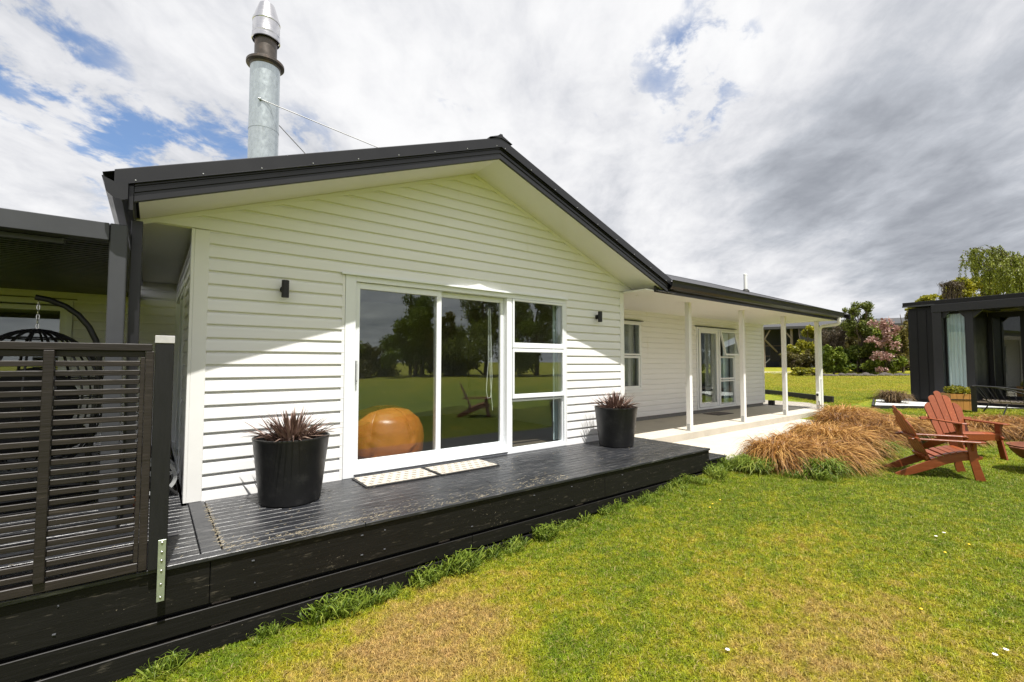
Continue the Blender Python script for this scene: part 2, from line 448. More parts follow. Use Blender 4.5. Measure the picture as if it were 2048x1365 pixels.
class MB:
    def __init__(s):
        s.v, s.f = [], []

    def add(s, vs, fs):
        o = len(s.v)
        s.v += [tuple(p) for p in vs]
        s.f += [tuple(i + o for i in q) for q in fs]
        return s

    def box(s, x0, x1, y0, y1, z0, z1):
        return s.add([(x, y, z) for x in (x0, x1) for y in (y0, y1) for z in (z0, z1)],
                     [(0, 1, 3, 2), (4, 6, 7, 5), (0, 4, 5, 1), (2, 3, 7, 6), (0, 2, 6, 4), (1, 5, 7, 3)])

    def loft(s, rings, cap=True, close=True):
        """rings: lists of equal length; joins neighbours"""
        n = len(rings[0])
        vs = [p for r in rings for p in r]
        fs = []
        for i in range(len(rings) - 1):
            for j in range(n if close else n - 1):
                a, b = i * n + j, i * n + (j + 1) % n
                fs.append((a, b, b + n, a + n))
        if cap:
            fs.append(tuple(range(n - 1, -1, -1)))
            fs.append(tuple(range((len(rings) - 1) * n, len(rings) * n)))
        return s.add(vs, fs)

    def bar(s, p0, p1, w, h, upv=(0, 0, 1)):
        p0, p1 = Vector(p0), Vector(p1)
        d = (p1 - p0).normalized()
        u = Vector(upv)
        if abs(d.dot(u)) > .99:
            u = Vector((1, 0, 0))
        a = d.cross(u).normalized()
        b = a.cross(d)
        ring = lambda p: [p + a * (sx * w / 2) + b * (sy * h / 2) for sx, sy in ((-1, -1), (1, -1), (1, 1), (-1, 1))]
        return s.loft([ring(p0), ring(p1)])

    def tube(s, pts, r, n=8, cap=True):
        pts = [Vector(p) for p in pts]
        rs = r if isinstance(r, (list, tuple)) else [r] * len(pts)
        rings = []
        prev = None
        for i, p in enumerate(pts):
            d = (pts[min(i + 1, len(pts) - 1)] - pts[max(i - 1, 0)]).normalized()
            if prev is None:
                u = Vector((0, 0, 1)) if abs(d.z) < .9 else Vector((1, 0, 0))
                a = d.cross(u).normalized()
            else:
                a = (prev - d * prev.dot(d)).normalized()
            prev = a
            b = d.cross(a)
            rings.append([p + (a * math.cos(t) + b * math.sin(t)) * rs[i] for t in [2 * math.pi * k / n for k in range(n)]])
        return s.loft(rings, cap)

    def lathe(s, prof, c=(0, 0, 0), n=32, cap=True):
        rings = [[(c[0] + r * math.cos(2 * math.pi * k / n), c[1] + r * math.sin(2 * math.pi * k / n), c[2] + z) for k in range(n)] for r, z in prof]
        return s.loft(rings, cap)

    def extr(s, poly, frame, t0, t1):
        """poly of 2D points in frame (o, ex, ey), extruded along ex x ey from t0 to t1"""
        o, ex, ey = map(Vector, frame)
        ez = ex.cross(ey)
        return s.loft([[o + ex * a + ey * b + ez * t for a, b in poly] for t in (t0, t1)])

    def ball(s, c, rx, ry, rz, n=16, m=10):
        rings = []
        for i in range(m + 1):
            th = math.pi * min(max(i / m, .02), .98)
            rings.append([(c[0] + rx * math.sin(th) * math.cos(2 * math.pi * k / n), c[1] + ry * math.sin(th) * math.sin(2 * math.pi * k / n), c[2] - rz * math.cos(th)) for k in range(n)])
        return s.loft(rings)


def off(o):
    return OFF.get(o.name, Vector((0, 0, 0))) if o else Vector((0, 0, 0))


def link(name, me, mat, parent=None, smooth=False):
    o = bpy.data.objects.new(name, me)
    COL.objects.link(o)
    if mat:
        me.materials.append(mat)
    if parent:
        o.parent = parent
        OFF[o.name] = off(parent)
    if smooth:
        me.polygons.foreach_set('use_smooth', [True] * len(me.polygons))
    return o


def obj(name, mb, mat, parent=None, smooth=False, bevel=0., seg=1):
    me = bpy.data.meshes.new(name)
    d = off(parent)
    me.from_pydata([(p[0] - d.x, p[1] - d.y, p[2] - d.z) for p in mb.v], [], mb.f)
    bm = bmesh.new()
    bm.from_mesh(me)
    bmesh.ops.recalc_face_normals(bm, faces=bm.faces)
    if bevel:
        bmesh.ops.bevel(bm, geom=bm.edges[:], offset=bevel, segments=seg, affect='EDGES', profile=.5)
    bm.to_mesh(me)
    bm.free()
    o = link(name, me, mat, parent, False)
    if smooth:
        me.polygons.foreach_set('use_smooth', [True] * len(me.polygons))
        me.set_sharp_from_angle(angle=R(38))
    return o


def npmesh(name, V, F):
    """fast mesh from arrays: V (n,3), F (m,k)"""
    me = bpy.data.meshes.new(name)
    V = np.asarray(V, np.float32)
    F = np.asarray(F, np.int32)
    m, k = F.shape
    me.vertices.add(len(V))
    me.vertices.foreach_set('co', V.ravel())
    me.loops.add(m * k)
    me.loops.foreach_set('vertex_index', F.ravel())
    me.polygons.add(m)
    me.polygons.foreach_set('loop_start', np.arange(0, m * k, k, dtype=np.int32))
    me.update(calc_edges=True)
    return me


def tag(o, label, cat, group=None, kind=None):
    o['label'] = label
    if cat:
        o['category'] = cat
    if group:
        o['group'] = group
    if kind:
        o['kind'] = kind
    return o


def thing(name, label, cat, loc=(0, 0, 0), group=None):
    o = bpy.data.objects.new(name, None)
    o.empty_display_size = .2
    COL.objects.link(o)
    o.location = loc
    OFF[o.name] = Vector(loc)
    return tag(o, label, cat, group)


def structure(name, mb_or_me, mat):
    o = obj(name, mb_or_me, mat) if isinstance(mb_or_me, MB) else link(name, mb_or_me, mat)
    o['kind'] = 'structure'
    return o


def copy_tree(o, parent=None):
    c = o.copy()
    COL.objects.link(c)
    if parent:
        c.parent = parent
    for ch in list(o.children):
        copy_tree(ch, c)
    return c


def stuff_part(o):
    o['kind'] = 'stuff'
    return o


# ------------------------------------------------------------------ ground
GX = [-400, -20, 1.5, 3, 6, 9, 14, 18, 30, 46, 60, 80, 400]
GZ = [-1.80, -1.78, -1.745, -1.665, -1.50, -1.445, -1.34, -1.21, -1.13, -1.08, -.62, -.55, -.5]


def gz(x):
    return float(np.interp(x, GX, GZ))


xs = sorted(set(list(np.arange(-20, 30, .5)) + list(np.arange(30, 90, 2)) + [-700, -300, -120, -60, -35, 120, 200, 400, 700]))
ys = [-700, -300, -120, -60, -30, -15, -8, -4, 0, 3, 6, 12, 25, 50, 120, 300, 700]
V = [(x, y, gz(x)) for x in xs for y in ys]
ny = len(ys)
F = [(i * ny + j, (i + 1) * ny + j, (i + 1) * ny + j + 1, i * ny + j + 1) for i in range(len(xs) - 1) for j in range(ny - 1)]
lawn = structure("lawn", npmesh("lawn", V, F), lawn_m)
lawn.data.polygons.foreach_set('use_smooth', [True] * len(lawn.data.polygons))

# porch slab, path, gravel
PZ = -1.255
mb = MB().box(5.95, 14.3, 4.60, 6.19, -1.62, PZ)
structure("patio", mb, concrete)
pp = [(6.06, 3.42), (7.6, 3.25), (9.5, 3.45), (11.5, 3.75), (13.2, 4.05), (14.6, 4.45), (14.9, 4.9), (14.45, 5.2), (14.31, 5.2), (14.31, 4.597), (6.06, 4.597)]
mb = MB().loft([[(x, y, -1.7) for x, y in pp], [(x, y, -1.372) for x, y in pp]])
structure("path", mb, concrete)
gp = [(14.32, 4.9), (16.6, 5.25), (17.0, 5.85), (18.7, 8.1), (18.7, 13), (14.32, 13)]
mb = MB().loft([[(x, y, -1.6) for x, y in gp], [(x, y, -1.262) for x, y in gp]])
structure("gravel_yard", mb, gravel_m)
yp = [at(1500, 757, 39), at(1618, 757, 39), at(1640, 748, 44), at(1640, 735, 60), at(1440, 735, 60), at(1440, 748, 48)]
mb = MB().loft([[(p.x, p.y, gz(p.x) - .2) for p in yp], [(p.x, p.y, gz(p.x) + .03) for p in yp]])
structure("yard", mb, yard_m)

# ------------------------------------------------------------------ house
HX0, HX1, FY = .26, 5.935, 4.743
APX, APZ, SL = 3.09, 2.345, .3743
house = thing("house", "white weatherboard house with charcoal gable roof, flue and long verandah", "house", (3.09, 4.75, -1.7))


def siding_board(axis_o, a, n_, xl, xr, z0, h, parent, name="weatherboard"):
    """one bevelled board; xl, xr: functions of z giving the ends along a"""
    prof = [(0.0, z0), (.021, z0), (.0225, z0 + .006), (.0165, z0 + .074), (.0125, z0 + min(.092, h - .008)), (.001, z0 + min(.103, h - .003)), (.001, z0 + h), (0, z0 + h)]
    o, a, n_ = Vector(axis_o), Vector(a), Vector(n_)
    L, Rr = [], []
    for d, z in prof:
        l, r = xl(z), xr(z)
        if r - l < .002:
            r = l + .002
        L.append(o + a * l + n_ * d + Vector((0, 0, z)))
        Rr.append(o + a * r + n_ * d + Vector((0, 0, z)))
    return obj(name, MB().loft([L, Rr]), siding, parent)


CH = .1165
ZB = -1.1845
cst = lambda v: (lambda z: v)
rake_l = lambda z: APX - (APZ - z) / SL
rake_r = lambda z: APX + (APZ - z) / SL

# backing walls (with openings)
wall = MB()
TY = 4.762
wall.box(HX0, 1.56, FY, 4.87, -1.7, 1.135).box(4.64, HX1, FY, 4.87, -1.7, 1.135).box(1.56, 4.64, FY, 4.87, .88, 1.135).box(1.56, 4.64, FY, 4.87, -1.7, -1.17)
wall.loft([[(rake_l(1.14), y, 1.14), (rake_r(1.14), y, 1.14), (APX, y, APZ)] for y in (FY, 4.87)])
fw_ = obj("wall", wall, siding, house)
k = 0
DL, DR, DT = 1.525, 4.662, .905
while True:
    z0 = ZB + k * CH
    k += 1
    if z0 > 2.28:
        break
    zt = z0 + CH
    if z0 < 1.03:
        if z0 > DT - .02:
            segs = [(.352, 5.868)]
        else:
            segs = [(.352, DL), (DR, 5.868)]
        for l, r in segs:
            h = CH
            siding_board((0, FY, 0), (1, 0, 0), (0, -1, 0), cst(l), cst(r), z0, h, fw_)
    elif z0 < 1.2:
        siding_board((0, FY, 0), (1, 0, 0), (0, -1, 0), lambda z: max(.352, rake_l(z)) if z < 1.145 else rake_l(max(z, 1.15)) + .10,
                     lambda z: min(5.868, rake_r(z)) if z < 1.145 else rake_r(max(z, 1.15)) - .10, z0, CH, fw_)
    else:
        siding_board((0, FY, 0), (1, 0, 0), (0, -1, 0), lambda z: rake_l(z) + .10, lambda z: rake_r(z) - .10, z0, CH, fw_)

# corner boards and rake trims
obj("corner_board", MB().box(.255, .36, FY - .026, FY - .001, -1.17, 1.136), paintw, house, bevel=.003)
obj("corner_board", MB().box(.232, .2545, FY - .026, FY + .09, -1.17, 1.136), paintw, house, bevel=.003)
obj("corner_board", MB().box(5.866, 5.938, FY - .026, FY - .001, -1.30, 1.113), paintw, house, bevel=.003)
obj("corner_board", MB().box(5.9385, 5.96, FY - .026, FY + .08, -1.25, 1.113), paintw, house, bevel=.003)
for sgn in (-1, 1):
    x_end = 3.226
    P = lambda t, dzz, y: (APX + sgn * t, y, APZ - SL * t + dzz)
    mb = MB().loft([[P(0, -.002, FY - .022), P(0, -.042, FY - .022), P(0, -.042, FY - .001), P(0, -.002, FY - .001)],
                    [P(x_end, -.002, FY - .022), P(x_end, -.042, FY - .022), P(x_end, -.042, FY - .001), P(x_end, -.002, FY - .001)]])
    obj("rake_trim", mb, siding, house)
    # raked soffit, barge fascia, barge cap
    E = 3.2
    mb = MB().loft([[P(t, 0, 4.20), P(t, 0, FY - .0), P(t, .02, FY - .0), P(t, .02, 4.20)] for t in (0, E)])
    obj("soffit", mb, soffit_m, house)
    E = 3.29 if sgn > 0 else 3.225
    pf = [(4.190, .0), (4.190, .040), (4.198, .044), (4.198, .062), (4.188, .066), (4.188, .092), (4.196, .096), (4.196, .108), (4.184, .112), (4.184, .130), (4.215, .13), (4.215, -.004), (4.192, -.004)]
    mb = MB().loft([[P(t, d, y) for y, d in pf] for t in (0, E)])
    obj("bargeboard", mb, dkmetal, house)
    E = 3.40 if sgn > 0 else 3.335
    pc = [(4.168, .128), (4.160, .126), (4.160, .131), (4.172, .136), (4.172, .236), (4.178, .243), (4.34, .247), (4.34, .236), (4.19, .232), (4.182, .132)]
    mb = MB().loft([[P(t, d, y) for y, d in pc] for t in (0, E)])
    obj("barge_cap", mb, dkmetal, house)
    mb = MB()
    for i in range(9):
        t = .06 + i * .395
        if t < E:
            c = P(t, .146, 4.170)
            mb.ball(c, .005, .004, .005, 8, 5)
    stuff_part(obj("cap_screw", mb, grey_p, house, smooth=True))
    # roof sheet
    E = 3.40
    n_r = 60
    ring = []
    rows = []
    ysr = np.arange(4.2, 12.6, .04)
    Vr, Fr = [], []
    for t in (0, E):
        for i, y in enumerate(ysr):
            hgt = .228 + (.012 if (i % 5) < 2 else 0)
            q = Vector(P(t, hgt, y)) - off(house)
            Vr.append(q)
    m_ = len(ysr)
    for i in range(m_ - 1):
        Fr.append((i, i + 1, m_ + i + 1, m_ + i))
    # underside makes the sheet solid
    base = len(Vr)
    for t in (0, E):
        for y in ysr:
            Vr.append(Vector(P(t, .21, y)) - off(house))
    for i in range(m_ - 1):
        Fr.append((base + i, base + m_ + i, base + m_ + i + 1, base + i + 1))
    link("roof", npmesh("roof", Vr, Fr), roof_m, house)
# ridge cap
mb = MB().loft([[(APX - .16, y, APZ + .20), (APX - .02, y, APZ + .258), (APX - .015, y, APZ + .275), (APX + .015, y, APZ + .275), (APX + .02, y, APZ + .258), (APX + .16, y, APZ + .20), (APX, y, APZ + .23)] for y in (4.162, 12.6)])
obj("ridge_cap", mb, dkmetal, house)

# left eave: soffit, fascia, gutter
obj("soffit", MB().box(-.137, .255, FY + .003, 9.1, 1.139, 1.16), soffit_m, house)
obj("eave_fascia", MB().box(-.165, -.140, 4.192, 9.1, 1.075, 1.25), dkmetal, house)
gut = [(0, 0), (-.03, -.012), (-.08, .0), (-.115, .035), (-.125, .09), (-.140, .135), (-.128, .140), (-.112, .09), (-.10, .045), (-.075, .014), (-.03, .004), (-.006, .012), (-.006, .12), (0, .12)]
mb = MB().loft([[(-.167 + a, y, 1.125 + b) for a, b in gut] for y in (4.11, 9.1)])
obj("gutter", mb, dkmetal, house)
obj("gutter_end", MB().loft([[(-.167 + a, y, 1.125 + b) for a, b in ((0, 0), (-.03, -.012), (-.08, 0), (-.115, .035), (-.125, .09), (-.14, .135), (-.06, .10), (0, .125))] for y in (4.104, 4.109)]), dkmetal, house)
obj("downpipe", MB().box(-.155, -.085, 4.46, 4.54, -1.16, 1.07), dkmetal, house, bevel=.006)

# left side wall and rear left wall
sw = obj("wall", MB().box(.265, .36, 4.875, 5.9, -1.7, 1.138).box(.265, .36, 5.9, 8.0, .87, 1.138).box(.265, .36, 8.0, 9.1, -1.7, 1.138).box(.265, .36, 5.9, 8.0, -1.7, -1.15), siding, house)
for k in range(20):
    z0 = ZB + k * CH
    if z0 > 1.03:
        break
    segs = [(FY + .092, 9.09)] if z0 > .86 else [(FY + .092, 5.86), (8.04, 9.09)]
    for l, r in segs:
        siding_board((.265, 0, 0), (0, 1, 0), (-1, 0, 0), cst(l), cst(r), z0, CH, sw)
BY = 8.3
bw = obj("wall", MB().box(-.84, .26, BY, BY + .1, -1.7, 1.3).box(-6, -.84, BY, BY + .1, .80, 1.3).box(-6, -3.2, BY, BY + .1, -1.7, .8), siding, house)
for k in range(21):
    z0 = ZB + k * CH
    if z0 > 1.1:
        break
    segs = [(-3.6, .26)] if z0 > .79 else [(-.83, .26)]
    for l, r in segs:
        siding_board((0, BY, 0), (1, 0, 0), (0, -1, 0), cst(l), cst(r), z0, CH, bw)


def window(parent, name, x0, x1, z0, z1, y, panes, jt=.05, depth=.09, sill=True, flash=True, axis='x', fy=.03):
    """aluminium joinery: outer frame + panes [(x0,x1,z0,z1,frame,kind,proud)] in a wall plane"""
    def bx(mb, a0, a1, d0, d1, c0, c1):
        if axis == 'x':
            return mb.box(a0, a1, y + d0, y + d1, c0, c1)
        return mb.box(y + d0, y + d1, a0, a1, c0, c1)
    fr = MB()
    bx(fr, x0, x0 + jt, -fy, depth, z0, z1)
    bx(fr, x1 - jt, x1, -fy, depth, z0, z1)
    bx(fr, x0 + jt, x1 - jt, -fy, depth, z1 - jt, z1)
    bx(fr, x0 + jt, x1 - jt, -fy, depth, z0, z0 + jt)
    o = obj(name, fr, trimw, parent, bevel=.003)
    for (a0, a1, c0, c1, f, nm, proud) in panes:
        s_ = MB()
        d0, d1 = proud, proud + .04
        bx(s_, a0, a0 + f, d0, d1, c0, c1)
        bx(s_, a1 - f, a1, d0, d1, c0, c1)
        bx(s_, a0 + f, a1 - f, d0, d1, c1 - f, c1)
        bx(s_, a0 + f, a1 - f, d0, d1, c0, c0 + f)
        so = obj("sash", s_, trimw, o, bevel=.003)
        g = MB()
        bx(g, a0 + f - .004, a1 - f + .004, d0 + .014, d0 + .026, c0 + f - .004, c1 - f + .004)
        obj("glass_pane", g, glass, o)
    return o


# main sliding door and its side window
fy = .022
door = MB()
door.box(1.532, 1.640, FY - .026, FY + .10, -1.172, .898)                       # left jamb facing
door.box(1.640, 4.657, FY - .026, FY + .10, .835, .898)                          # head facing
door.box(1.640, 4.657, FY - .030, FY + .10, -1.172, -1.125)                      # sill
door.box(3.600, 3.685, FY - .018, FY + .10, -1.125, .835)                        # mullion
door.box(4.617, 4.657, FY - .026, FY + .10, -1.125, .835)                        # right jamb
do = obj("sliding_door", door, trimw, house, bevel=.004)
obj("sill_track", MB().box(1.642, 3.598, FY - .045, FY + .02, -1.150, -1.138), dksteel2, do)


def sash(x0, x1, z0, z1, fl, fr_, ft, fb, y0, name="sash"):
    mb = MB().box(x0, x0 + fl, y0, y0 + .042, z0, z1).box(x1 - fr_, x1, y0, y0 + .042, z0, z1)
    mb.box(x0 + fl, x1 - fr_, y0, y0 + .042, z1 - ft, z1).box(x0 + fl, x1 - fr_, y0, y0 + .042, z0, z0 + fb)
    obj(name, mb, trimw, do, bevel=.003)
    obj("glass_pane", MB().box(x0 + fl - .005, x1 - fr_ + .005, y0 + .014, y0 + .028, z0 + fb - .005, z1 - ft + .005), glass, do)


sash(1.642, 2.655, -1.122, .832, .050, .062, .065, .115, FY + .004)
sash(2.600, 3.598, -1.122, .832, .060, .050, .060, .105, FY + .052)
sash(3.690, 4.612, .19, .832, .028, .028, .028, .068, FY - .030)
sash(3.690, 4.612, -.47, .18, .028, .028, .045, .055, FY - .030)
sash(3.690, 4.612, -1.122, -.485, .016, .016, .028, .018, FY + .002)
obj("head_flashing", MB().box(1.485, 4.67, FY - .055, FY - .001, .905, .915).box(1.485, 4.67, FY - .057, FY - .050, .893, .912), trimw, house)
obj("door_handle", MB().box(1.650, 1.664, FY - .028, FY + .003, -.22, .02).box(1.650, 1.664, FY - .034, FY - .028, -.19, -.01), grey_p, do, bevel=.003)
# J-trim strips beside the joinery
obj("jamb_trim", MB().box(1.500, 1.528, FY - .021, FY - .0005, -1.168, .892), siding, house)
obj("jamb_trim", MB().box(4.661, 4.680, FY - .021, FY - .0005, -1.168, .892), siding, house)

# interior of the lounge
iw = MB().box(.365, 6.0, 9.1, 9.2, -1.2, 1.3).box(5.80, 5.9, 4.90, 9.1, -1.2, 1.2).box(.365, 6.0, 4.9, 9.1, 1.22, 1.3)
obj("interior_wall", iw, int_wall, house)
obj("interior_floor", MB().box(.365, 5.8, 4.875, 9.1, -1.3, -1.165), int_floor, house)
# blind and cord inside
mb = MB()
for i in range(6):
    x = 4.60 + i * .030
    mb.box(x, x + .03, 4.93 + .015 * (i % 2), 4.936 + .015 * (i % 2), -1.12, .85)
obj("curtain", mb, curtain_b, house)
cord = [(3.43, 4.9, .70), (3.43, 4.9, 0), (3.40, 4.9, -.35), (3.42, 4.9, -.46), (3.47, 4.9, -.45), (3.49, 4.9, -.2), (3.46, 4.9, .7)]
obj("blind_cord", MB().tube(cord, .005, 5).tube([(3.45, 4.9, .7), (3.46, 4.9, -.2), (3.50, 4.9, -.62)], .004, 5), pvc, house, smooth=True)

# verandah wing wall
WY = 6.2
ww = MB()
ww.box(5.9, 7.2, WY, WY + .12, -1.17, 1.113).box(8.36, 10.62, WY, WY + .12, -1.17, 1.113).box(12.5, 14.24, WY, WY + .12, -1.17, 1.113)
ww.box(7.2, 8.36, WY, WY + .12, .87, 1.113).box(7.2, 8.36, WY, WY + .12, -1.17, -.57).box(10.62, 12.5, WY, WY + .12, .87, 1.113)
wg = obj("wall", ww, siding, house)
for k in range(20):
    z0 = ZB + .012 + k * CH
    h = CH if z0 + CH < 1.112 else 1.112 - z0
    if h < .03:
        break
    if z0 > .86:
        segs = [(5.962, 14.17)]
    elif z0 > -.63:
        segs = [(5.962, 7.19), (8.40, 10.585), (12.53, 14.17)]
    else:
        segs = [(5.962, 10.585), (12.53, 14.17)]
    for l, r in segs:
        siding_board((0, WY, 0), (1, 0, 0), (0, -1, 0), cst(l), cst(r), z0, h, wg)
mb = MB()
for k in range(19):
    z0 = ZB + .012 + k * CH
    for xx in ((14.158,) if z0 > .8 else (10.575, 14.158)):
        mb.box(xx, xx + .012, WY - .0195, WY - .015, z0 + .002, z0 + .045)
stuff_part(obj("board_end_gap", mb, dksteel2, wg))
obj("corner_board", MB().box(14.172, 14.262, WY - .026, WY - .001, -1.17, 1.112), paintw, house, bevel=.003)
obj("wall", MB().box(14.15, 14.24, WY + .125, 11.0, -1.3, 1.113), siding, house)
fnd = MB()
x = 5.9
while x < 14.2:
    fnd.box(x, min(x + .39, 14.2), WY + .006, WY + .1, -1.40, -1.172)
    x += .395
obj("foundation", fnd, blockm, house, bevel=.004)
window(house, "window", 7.2, 8.385, -.585, .885, WY, [(7.24, 8.345, .155, .845, .035, 's', -.03), (7.24, 8.345, -.545, .14, .045, 's', -.012)], jt=.045)
obj("head_flashing", MB().box(7.15, 8.43, WY - .06, WY - .001, .892, .902), dksteel2, house)
obj("window_sill", MB().box(7.2, 8.40, WY - .05, WY - .028, -.64, -.586), trimw, house)
pd = window(house, "porch_door", 10.60, 12.53, -1.172, .89, WY, [(10.74, 11.66, -1.115, .84, .09, 's', -.008), (11.73, 12.495, -.445, .165, .045, 's', -.012), (11.73, 12.495, -1.115, -.465, .035, 's', -.012)], jt=.05)
obj("mullion", MB().box(11.665, 11.725, WY - .035, WY + .05, -1.12, .835), trimw, pd, bevel=.003)
# open awning sash, hinged at its head
tilt = R(11)
frm = (Vector((0, WY - .03, .835)), Vector((1, 0, 0)), Vector((0, -math.sin(tilt), -math.cos(tilt))))
f_ = .045
mb = MB()
for (a0, a1, b0, b1) in ((11.73, 11.775, 0, .66), (12.45, 12.495, 0, .66), (11.775, 12.45, 0, f_), (11.775, 12.45, .66 - f_, .66)):
    mb.extr([(a0, b0), (a1, b0), (a1, b1), (a0, b1)], frm, -.02, .02)
ao = obj("awning_sash", mb, trimw, pd)
obj("glass_pane", MB().extr([(11.77, .04), (12.455, .04), (12.455, .62), (11.77, .62)], frm, -.006, .006), glass, ao)
obj("head_flashing", MB().box(10.55, 12.58, WY - .06, WY - .001, .897, .907), dksteel2, house)
# rooms behind the wing
iw = MB().box(5.95, 14.2, 9.3, 9.4, -1.2, 1.2).box(9.35, 9.45, WY + .13, 9.3, -1.2, 1.2).box(14.0, 14.1, WY + .13, 9.3, -1.2, 1.2).box(5.95, 14.2, WY + .13, 9.4, 1.2, 1.3)
obj("interior_wall", iw, int_wall, house)
obj("interior_floor", MB().box(5.95, 14.1, WY + .13, 9.3, -1.3, -1.165), int_floor, house)


def curtain(parent, x0, x1, y, z0, z1, mat, wav=.07, amp=.02, lean=0.):
    n_ = int((x1 - x0) / wav * 8)
    top, bot = [], []
    for i in range(n_ + 1):
        t = i / n_
        yy = y + amp * math.sin(t * (x1 - x0) / wav * 2 * math.pi)
        top.append((x0 + (x1 - x0) * t, yy, z1))
        bot.append((x0 + (x1 - x0) * t + lean, yy * 1.0, z0))
    V_ = [*bot, *top, *[(a, b + .004, c) for a, b, c in bot], *[(a, b + .004, c) for a, b, c in top]]
    k_ = n_ + 1
    F_ = [(i, i + 1, k_ + i + 1, k_ + i) for i in range(n_)] + [(2 * k_ + i, 3 * k_ + i, 3 * k_ + i + 1, 2 * k_ + i + 1) for i in range(n_)]
    return obj("curtain", MB().add(V_, F_), mat, parent, smooth=True)


curtain(house, 11.36, 11.62, WY + .2, -1.13, .8, curtain_m)
curtain(house, 11.72, 11.98, WY + .2, -1.13, .8, curtain_m)
curtain(house, 12.30, 12.6, WY + .2, -1.13, .8, curtain_b)
curtain(house, 8.05, 8.5, WY + .18, -.7, .9, curtain_m)

# verandah roof
obj("soffit", MB().box(5.94, 14.26, 4.285, WY - .001, 1.115, 1.135), soffit_m, house)
obj("eave_fascia", MB().box(6.15, 14.28, 4.255, 4.283, 1.10, 1.25), dkmetal, house)
obj("eave_fascia", MB().box(6.12, 6.62, 4.195, 4.254, 1.108, 1.120), dkmetal, house)
mb = MB().loft([[(x, 4.253 + a, 1.165 + b) for a, b in gut] for x in (6.42, 14.20)])
obj("gutter", mb, dkmetal, house)
# corrugated wing roof
RS, EY, EZ, RY = .352, 4.14, 1.275, 8.0
xs_r = np.arange(4.0, 14.72, .019)
Vr, Fr = [], []
for (y, z) in ((EY, EZ), (RY, EZ + RS * (RY - EY)), (2 * RY - EY, EZ)):
    for i, x in enumerate(xs_r):
        Vr.append(Vector((max(x, 6.47 - (z - EZ) / SL if y <= RY else 3.0), y, z + .008 * math.sin(i * math.pi / 2))) - off(house))
m_ = len(xs_r)
for r_ in range(2):
    Fr += [(r_ * m_ + i, r_ * m_ + i + 1, (r_ + 1) * m_ + i + 1, (r_ + 1) * m_ + i) for i in range(m_ - 1)]
link("roof", npmesh("roof", Vr, Fr), roof_m, house, smooth=True)
mb = MB().loft([[(14.66, EY - .01, EZ - .12), (14.66, EY - .01, EZ + .02), (14.66, RY, EZ + .02 + RS * (RY - EY)), (14.66, RY, EZ - .12 + RS * (RY - EY))],
                [(14.72, EY - .01, EZ - .12), (14.72, EY - .01, EZ + .02), (14.72, RY, EZ + .02 + RS * (RY - EY)), (14.72, RY, EZ - .12 + RS * (RY - EY))]])
obj("bargeboard", mb, dkmetal, house)
obj("ridge_cap", MB().loft([[(x, RY - .12, 2.605), (x, RY, 2.66), (x, RY + .12, 2.605), (x, RY, 2.60)] for x in (5.5, 14.72)]), dkmetal, house)
obj("vent_pipe", MB().lathe([(.05, 1.95), (.05, 2.60), (.052, 2.60), (.052, 2.64), (.035, 2.66)], (13.9, 6.5, 0), 16), pvc, house, smooth=True)
obj("vent_flashing", MB().lathe([(.11, 2.06), (.10, 2.14), (.055, 2.19)], (13.9, 6.5, 0), 16), black_rub, house, smooth=True)
# verandah posts
for x in (7.86, 9.93, 12.02, 14.12):
    po = obj("post", MB().box(x - .043, x + .043, 4.70, 4.786, PZ + .001, 1.114), paintw, house, bevel=.004)
    for xa in (x - .047, x + .0435):
        obj("post_foot", MB().box(xa, xa + .0035, 4.715, 4.77, PZ + .002, PZ + .13), grey_p, po)
    if x > 14:
        obj("power_socket", MB().box(x - .085, x - .044, 4.705, 4.775, -1.02, -.80), pvc, po, bevel=.004)
        obj("socket_cover", MB().tube([(x - .086, 4.735, -.86), (x - .10, 4.735, -.86)], .03, 12), black_rub, po)
        obj("cable", MB().tube([(x - .06, 4.72, -1.02), (x - .06, 4.70, -1.12), (x + .02, 4.66, -1.2), (x + .12, 4.66, -1.235)], .009, 6), black_rub, po, smooth=True)
dp = [(14.02, 4.19, 1.17), (14.02, 4.19, 1.06), (14.03, 4.20, 1.02), (14.05, 4.24, 1.0), (14.20, 4.60, .985), (14.225, 4.66, .97), (14.235, 4.70, .93), (14.24, 4.71, .85), (14.24, 4.71, -1.25)]
dpo = obj("downpipe", MB().tube(dp, .042, 14), pvc, house, smooth=True)
for z in (.45, -.45):
    obj("pipe_clip", MB().box(14.165, 14.285, 4.68, 4.75, z, z + .022), pvc, dpo)

# flue
FX, FYY = .862, 5.4
fl = obj("flue", MB().lathe([(.143, 1.5), (.143, 2.4395), (.1455, 2.44), (.1455, 2.455), (.143, 2.4555), (.143, 3.14)], (FX, FYY, 0), 40), galv, house, smooth=True)
obj("flue_collar", MB().lathe([(.144, 3.125), (.150, 3.145), (.176, 3.155), (.182, 3.158), (.182, 3.182), (.176, 3.188), (.13, 3.205), (.11, 3.222)], (FX, FYY, 0), 40), rustneck, fl, smooth=True)
obj("flue_neck", MB().lathe([(.108, 3.20), (.108, 3.55)], (FX, FYY, 0), 32), rustneck, fl, smooth=True)
cw = [(.131, 3.425), (.137, 3.43), (.137, 3.465), (.131, 3.47), (.131, 3.485), (.134, 3.49), (.134, 3.50), (.131, 3.505), (.131, 3.62), (.135, 3.625), (.135, 3.637), (.131, 3.643), (.129, 3.66), (.077, 3.825), (.072, 3.825), (.122, 3.66)]
obj("flue_cowl", MB().lathe(cw, (FX, FYY, 0), 40, cap=False), stain_steel, fl, smooth=True)
obj("flue_top", MB().lathe([(.073, 3.80), (.07, 3.805)], (FX, FYY, 0), 24), dksteel2, fl)
